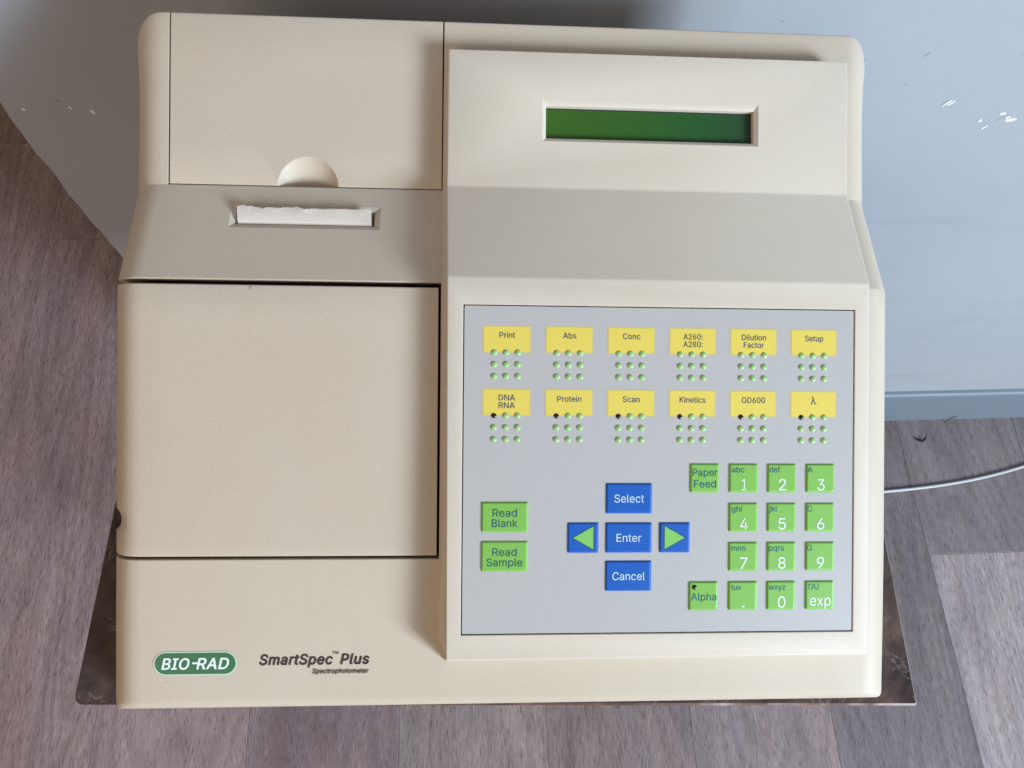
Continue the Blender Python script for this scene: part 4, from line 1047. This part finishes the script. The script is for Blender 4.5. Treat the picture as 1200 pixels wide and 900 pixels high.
# display
ND = math.atan2(P1[1] - P2[1], P1[0] - P2[0])
zD = zline(P2, P1)
yd = (0.2775 + 0.2917) / 2
cd = math.cos(ND)
hd = (0.2917 - 0.2775) / cd
dpt = 0.0052
loc = (0.24395, yd + nDsp[0] * -dpt, zD(yd) - nDsp[1] * dpt)
lcd = link('display_screen', box_me('display_screen', -0.0496, 0.0490, -hd / 2, hd / 2 - 0.0007, -0.0002, 0.0012), M['lcd'], dev, loc, (ND, 0, 0))
link('screen_surround', box_me('screen_surround', -0.0496, 0.0496, -hd / 2 - 0.0001, hd / 2 + 0.0001, 0, 0.0010), M['groove'], dev, loc, (ND, 0, 0))
lcd['label'] = 'blank dark green liquid crystal display'

# membrane keypad
NK = math.atan2(P3[1] - P4[1], P3[0] - P4[0])
zK = zline(P4, P3)
ck = math.cos(NK)
def K(x, y, h=0.0):
    return (x, y + nK[0] * h, zK(y) + nK[1] * h)
mcx, mcy = (KX0 + KX1) / 2, (KY0 + KY1) / 2
MT = -0.00025
link('keypad_groove', box_me('keypad_groove', -(KX1 - KX0) / 2 + 0.0002, (KX1 - KX0) / 2 - 0.0002, -(KY1 - KY0) / 2 / ck + 0.0002, (KY1 - KY0) / 2 / ck - 0.0002, -0.0004, 0), M['groove'], dev, K(mcx, mcy, -0.00095), (NK, 0, 0))
memb = link('keypad_sheet', rounded_slab('keypad_sheet', -(KX1 - KX0) / 2 + 0.0006, (KX1 - KX0) / 2 - 0.0006, -(KY1 - KY0) / 2 / ck + 0.0006, (KY1 - KY0) / 2 / ck - 0.0006, -0.0006, 0, (0.0005,) * 4), M['membrane'], dev, K(mcx, mcy, MT), (NK, 0, 0))

PX = 1 / 2630.0      # one photo pixel on the keypad, in metres

def key_me(name, w, h, t=0.0008, e=0.0008):
    bm = bmesh.new()
    lv = [(0, 0.0), (0.00012, t * 0.2), (e * 0.8, t * 0.9), (e * 1.2, t)]
    rings = []
    for o_, z in lv:
        x, y = w / 2 - o_, h / 2 - o_
        r_ = 0.0004
        ring = []
        for cx, cy, a0 in ((x - r_, -y + r_, -90), (x - r_, y - r_, 0), (-x + r_, y - r_, 90), (-x + r_, -y + r_, 180)):
            for i in range(3):
                a_ = R(a0 + 45 * i)
                ring.append(bm.verts.new((cx + r_ * math.cos(a_), cy + r_ * math.sin(a_), z)))
        rings.append(ring)
    for a_, b_ in zip(rings, rings[1:]):
        for i in range(12):
            j = (i + 1) % 12
            bm.faces.new((a_[i], a_[j], b_[j], b_[i]))
    bm.faces.new(rings[-1])
    return from_bm(name, bm)
KT = 0.0008
def place_key(name, me, material, x0, y0top, w, hy, label):
    o = link(name, me, material, dev, K(x0 + w / 2, y0top - hy / 2, MT), (NK, 0, 0))
    o['label'] = label
    return o
def letter(parent, body, cap, width, x, y, ink, align='CENTER', bold=0.0, h=KT, name='lettering', shear=0.0):
    """x, y in photo pixels from the key's centre (y up)"""
    me = text_me(body, cap * PX, None if width is None else width * PX, shear, bold, align)
    return link(name, me, M[ink], parent, (x * PX, y * PX, h + 0.00004))

# function keys: yellow print with nine domes each
dome_bm = bmesh.new()
bmesh.ops.create_uvsphere(dome_bm, u_segments=16, v_segments=10, radius=0.00142)
bmesh.ops.bisect_plane(dome_bm, geom=list(dome_bm.verts) + list(dome_bm.edges) + list(dome_bm.faces), plane_co=(0, 0, 0), plane_no=(0, 0, 1), clear_inner=True)
bmesh.ops.scale(dome_bm, verts=dome_bm.verts, vec=(1, 1, 0.5))
for f in dome_bm.faces:
    f.smooth = True
dome = from_bm('dome', dome_bm)
dome.materials.append(M['dome'])
led_bm = bmesh.new()
bmesh.ops.create_uvsphere(led_bm, u_segments=14, v_segments=8, radius=0.00118)
bmesh.ops.scale(led_bm, verts=led_bm.verts, vec=(1, 1, 0.45))
for f in led_bm.faces:
    f.smooth = True
led = from_bm('indicator_light', led_bm)
led.materials.append(M['led'])

FW, FH = 0.0206, 0.0105
fn = [[('Print', 18), ('Abs', 15.4), ('Conc', 20.4), ('A260:\nA280:', 22.6), ('Dilution\nFactor', 28.8), ('Setup', 22)],
      [('DNA\nRNA', 19), ('Protein', 28), ('Scan', 20), ('Kinetics', 30.6), ('OD600', 27.6), ('\u03bb', 6.5)]]
fhs = FH / ck
def soft_sheet(w, h, o_, z):
    """print patch: a thin sheet"""
    return box_me('print', -w / 2 - o_, w / 2 + o_, -h / 2 - o_, h / 2 + o_, 0, z)
yel_me = soft_sheet(FW, fhs, -0.0002, 0.00010)
halo_me = soft_sheet(FW, fhs, 0.00035, 0.00005)
for rI, y0 in enumerate((0.1864, 0.1609)):
    for cI in range(6):
        x0 = 0.1656 + cI * 0.02752
        body, wpx = fn[rI][cI]
        o = link('function_key', yel_me, M['yellow'], dev, K(x0 + FW / 2, y0 - FH / 2, MT), (NK, 0, 0))
        nm = body.replace('\n', ' ').replace('\u03bb', 'lambda')
        o['label'] = 'yellow key field printed %s over nine green domes' % nm
        link('print_edge', halo_me, M['halo'], o, (0, 0, 0))
        lines = body.split('\n')
        if body == '\u03bb':
            letter(o, body, 9.0, wpx, 0.5, 15.5 - 15.8, 'ink_navy', h=0.0001, bold=0.004)
        else:
            for li, ln in enumerate(lines):
                wl = {'Factor': 24, 'RNA': 18.6}.get(ln, wpx)
                base = 15.5 - (14.6 if len(lines) == 1 else (13.6 + li * 8.8))
                letter(o, ln, 6.6, wl, 0.5, base + (0.6 if rI == 0 and len(lines) == 1 else 0.0), 'ink_navy', h=0.0001, bold=0.006)
        for r_ in range(3):
            for c_ in range(3):
                dx = (0.0048 + 0.0052 * c_) - FW / 2
                dy = fhs / 2 - (0.0107 + 0.0048 * r_) / ck
                if rI == 1 and r_ == 0 and c_ == 0:
                    q = link('indicator_light', led, None, o, (dx, dy, 0.0001))
                else:
                    link('dome', dome, None, o, (dx, dy, 0.0))

# number keys
NW, NH = 0.0132, 0.0120
num_me = key_me('key', NW, NH / ck)
nx_ = [0.2752, 0.2926, 0.3102]
ny_ = [0.1311, 0.1150, 0.0989, 0.0828]
nums = [[('1', 'abc', 14.8), ('2', 'def', 12.5), ('3', 'A', 5.6)], [('4', 'ghi', 12), ('5', 'jkl', 9.5), ('6', 'C', 5.6)],
        [('7', 'mno', 17), ('8', 'pqrs', 18), ('9', 'G', 5.8)], [('.', 'tuv', 12), ('0', 'wxyz', 20), ('exp', 'T/U', 14)]]
for r_ in range(4):
    for c_ in range(3):
        d_, s_, w_ = nums[r_][c_]
        o = place_key('key', num_me, M['green_key'], nx_[c_], ny_[r_], NW, NH, 'green key with %s in white and %s above it' % ({'.': 'a dot'}.get(d_, d_), s_))
        ix = {0: 3.2, 1: 2.2, 2: 1.8}[c_]
        letter(o, s_, 6.6, w_, -17.3 + ix, 17.0 - 10.2, 'ink_teal', 'LEFT', 0.004)
        if d_ == '.':
            letter(o, '.', 12, 3.2, 0.5, -13.2, 'ink_white')
        elif d_ == 'exp':
            letter(o, 'exp', 12.4, 25, 0.5, -12.0, 'ink_white')
        else:
            letter(o, d_, 13.2, {'1': 5.6}.get(d_, 9.0), 0.3, -14.0 if r_ < 3 else -14.0, 'ink_white', bold=0.0)
o = place_key('key', num_me, M['green_key'], 0.2576, 0.1311, NW, NH, 'green key printed Paper Feed')
letter(o, 'Paper', 8.4, 29.6, 0.3, 2.6, 'ink_teal')
letter(o, 'Feed', 8.4, 26, 0.3, -10.8, 'ink_teal')
o = place_key('key', num_me, M['green_key'], 0.2574, 0.0828, NW, NH, 'green key printed Alpha with a dark indicator lens')
letter(o, 'Alpha', 8.6, 30, 0.3, -5.0, 'ink_teal')
link('indicator_light', led, None, o, (-10.9 * PX, 10.5 * PX, KT - 0.0001))

BW, BH = 0.0206, 0.0124
big_me = key_me('key', BW, BH / ck)
big_me2 = big_me.copy()
for y0, t1, w1, t2, w2 in ((0.1154, 'Read', 28, 'Blank', 29.5), (0.0996, 'Read', 28, 'Sample', 41)):
    o = place_key('key', big_me, M['green_key'], 0.1653, y0, BW, BH, 'wide green key printed Read %s' % t2)
    letter(o, t1, 8.8, w1, 0, 0.6, 'ink_teal')
    letter(o, t2, 8.8, w2, 0, -11.2, 'ink_teal')
for y0, t1, w1 in ((0.1230, 'Select', 34.5), (0.1070, 'Enter', 29), (0.0914, 'Cancel', 38)):
    o = place_key('key', big_me2, M['blue_key'], 0.2201, y0, BW, BH, 'blue key printed %s' % t1)
    letter(o, t1, 9.2, w1, 0, -4.6, 'ink_pale')
sq_me = key_me('key', 0.0138, BH / ck)
for x0, sgn in ((0.2032, -1), (0.2440, 1)):
    o = place_key('key', sq_me, M['blue_key'], x0, 0.1070, 0.0138, BH, 'blue key with a green arrow pointing %s' % ('left' if sgn < 0 else 'right'))
    tri = mesh('arrow_mark', [(sgn * v[0] * PX, v[1] * PX, 0.00008) for v in ((-11.8, 13.2), (11.5, 0), (-11.8, -13.2))], [(0, 1, 2)])
    link('arrow_mark', tri, M['triangle'], o, (0, 0, KT))
    tri2 = mesh('arrow_outline', [(sgn * v[0] * PX, v[1] * PX, 0.00004) for v in ((-12.9, 15.2), (14.0, 0), (-12.9, -15.2))], [(0, 1, 2)])
    link('arrow_outline', tri2, M['ink_teal'], o, (0, 0, KT))

# badge and model name on the apron
NA = math.atan2(D[1] - E_[1], D[0] - E_[0])
zA = zline(E_, D)
def AP(x, y, h=0.0):
    return (x, y + nED[0] * h, zA(y) + nED[1] * h)
def pill(name, w, h, z0, z1, seg=14):
    pts = []
    r_ = h / 2
    for cx, a0 in ((w / 2 - r_, -90), (-w / 2 + r_, 90)):
        for i in range(seg + 1):
            t = R(a0 + 180 * i / seg)
            pts.append((cx + r_ * math.cos(t), r_ * math.sin(t)))
    n_ = len(pts)
    v = [(x, y, z0) for x, y in pts] + [(x, y, z1) for x, y in pts]
    f = [tuple(range(n_)), tuple(range(n_, 2 * n_))] + [(i, (i + 1) % n_, n_ + (i + 1) % n_, n_ + i) for i in range(n_)]
    return mesh(name, v, f)
badge = link('badge', pill('badge', 0.0352, 0.0095, 0, 0.00022), M['badge'], dev, AP(0.0387, 0.0522), (NA, 0, 0))
link('badge_border', pill('badge_border', 0.0366, 0.0108, 0, 0.00012), M['badge_rim'], badge, (0, 0, 0))
PA = 1 / 2640.0
def alet(body, cap, width, x, y, ink='ink_black', align='LEFT', shear=0.22, bold=0.034, name='model_lettering', parent=dev):
    me = text_me(body, cap * PA, width * PA, shear, bold, align)
    return link(name, me, M[ink], parent, AP(x, y, 0.00006), (NA, 0, 0))
for s_, x_, w_ in (('BIO', -39.0, 32.5), ('RAD', 1.2, 38.0)):
    me = text_me(s_, 13.0 * PA, w_ * PA, 0.22, 0.028, 'LEFT')
    link('lettering', me, M['ink_white'], badge, (x_ * PA, -6.6 * PA, 0.00026))
dash = mesh('dash', [(-3.6 * PA, -0.6 * PA, 0.0003), (4.4 * PA, -0.6 * PA, 0.0003), (4.8 * PA, 1.6 * PA, 0.0003), (-3.2 * PA, 1.6 * PA, 0.0003)], [(0, 1, 2, 3)])
link('lettering', dash, M['ink_white'], badge, (0, 0, 0))
alet('SmartSpec', 12.2, 86, 0.0668, 0.0512)
alet('Plus', 12.2, 34.5, 0.1026, 0.0512)
alet('TM', 3.4, 7.4, 0.0990, 0.0554, bold=0.01, shear=0.0)
alet('Spectrophotometer', 5.4, 66.5, 0.0902, 0.0474, bold=0.03)

# rubber feet under the housing
for x in (0.03, W - 0.03):
    for y in (0.06, 0.31):
        bm = bmesh.new()
        bmesh.ops.create_cone(bm, segments=20, radius1=0.008, radius2=0.009, depth=0.004, cap_ends=True)
        link('foot', from_bm('foot', bm), M['groove'], dev, (x, y, 0.002))

# ---------------------------------------------------------------- mains cable on the floor
def tube(name, pts, rad, seg=10, material=None):
    cu = bpy.data.curves.new(name, 'CURVE')
    cu.dimensions = '3D'
    s = cu.splines.new('NURBS')
    s.points.add(len(pts) - 1)
    for p, q in zip(s.points, pts):
        p.co = (*q, 1)
    s.use_endpoint_u = True
    s.order_u = 4
    cu.bevel_depth = rad
    cu.bevel_resolution = 4
    cu.resolution_u = 10
    cu.use_fill_caps = True
    o = bpy.data.objects.new(name, cu)
    C.objects.link(o)
    bpy.context.view_layer.update()
    me = bpy.data.meshes.new_from_object(o.evaluated_get(bpy.context.evaluated_depsgraph_get()))
    bpy.data.objects.remove(o)
    me.materials.clear()
    o = link(name, me, material)
    finish(o, 60)
    return o
zc = 0.0025
def fw(x, y, z):
    return (x * math.cos(FY) - y * math.sin(FY), x * math.sin(FY) + y * math.cos(FY), z)
cpts = [(0.30, 0.352, T + 0.03), (0.30, 0.380, T + 0.02), (0.305, 0.386, T - 0.1), (0.31, 0.386, 0.3), (0.33, 0.372, 0.06), fw(0.40, 0.34, zc + 0.002), fw(0.50, 0.295, zc), fw(0.64, 0.275, zc), fw(0.787, 0.2815, zc), fw(0.90, 0.290, zc), fw(1.013, 0.3125, zc), fw(1.13, 0.350, zc), fw(1.30, 0.37, zc), fw(1.6, 0.36, zc)]
cab = tube('power_cable', cpts, 0.0023, material=M['cable'])
cab['label'] = 'thin white cable lying across the wooden floor to the right of the table'
cab['category'] = 'cable'

# curled dark scrap near the skirting board
def scrap(name, pts, w, label, cat):
    bm = bmesh.new()
    rows_ = []
    for i, (x, y, z) in enumerate(pts):
        k = math.sin(math.pi * (i + 0.6) / (len(pts) + 0.2))
        p = Vector(fw(x, y, z))
        rows_.append([bm.verts.new(p + Vector((0, -w * k, 0.0))), bm.verts.new(p + Vector((0, 0, 0.0012))), bm.verts.new(p + Vector((0, w * k, 0)))])
    for a_, b_ in zip(rows_, rows_[1:]):
        for i in range(2):
            bm.faces.new((a_[i], a_[i + 1], b_[i + 1], b_[i]))
    bmesh.ops.solidify(bm, geom=list(bm.faces), thickness=0.0006)
    o = link(name, from_bm(name, bm), M['scrap'])
    o['label'] = label
    o['category'] = cat
    return o
scrap('leaf_scrap', [(0.852, 0.3655, 0.0012), (0.857, 0.3600, 0.002), (0.863, 0.3590, 0.003), (0.868, 0.3625, 0.004), (0.870, 0.3690, 0.005)], 0.0022, 'small curled black scrap lying on the floor near the skirting board', 'debris')
scrap('dry_stem', [(0.906, 0.388, 0.0012), (0.911, 0.391, 0.006), (0.914, 0.392, 0.012), (0.919, 0.392, 0.017)], 0.0007, 'tiny dry stem leaning on the skirting board above the cable', 'debris')
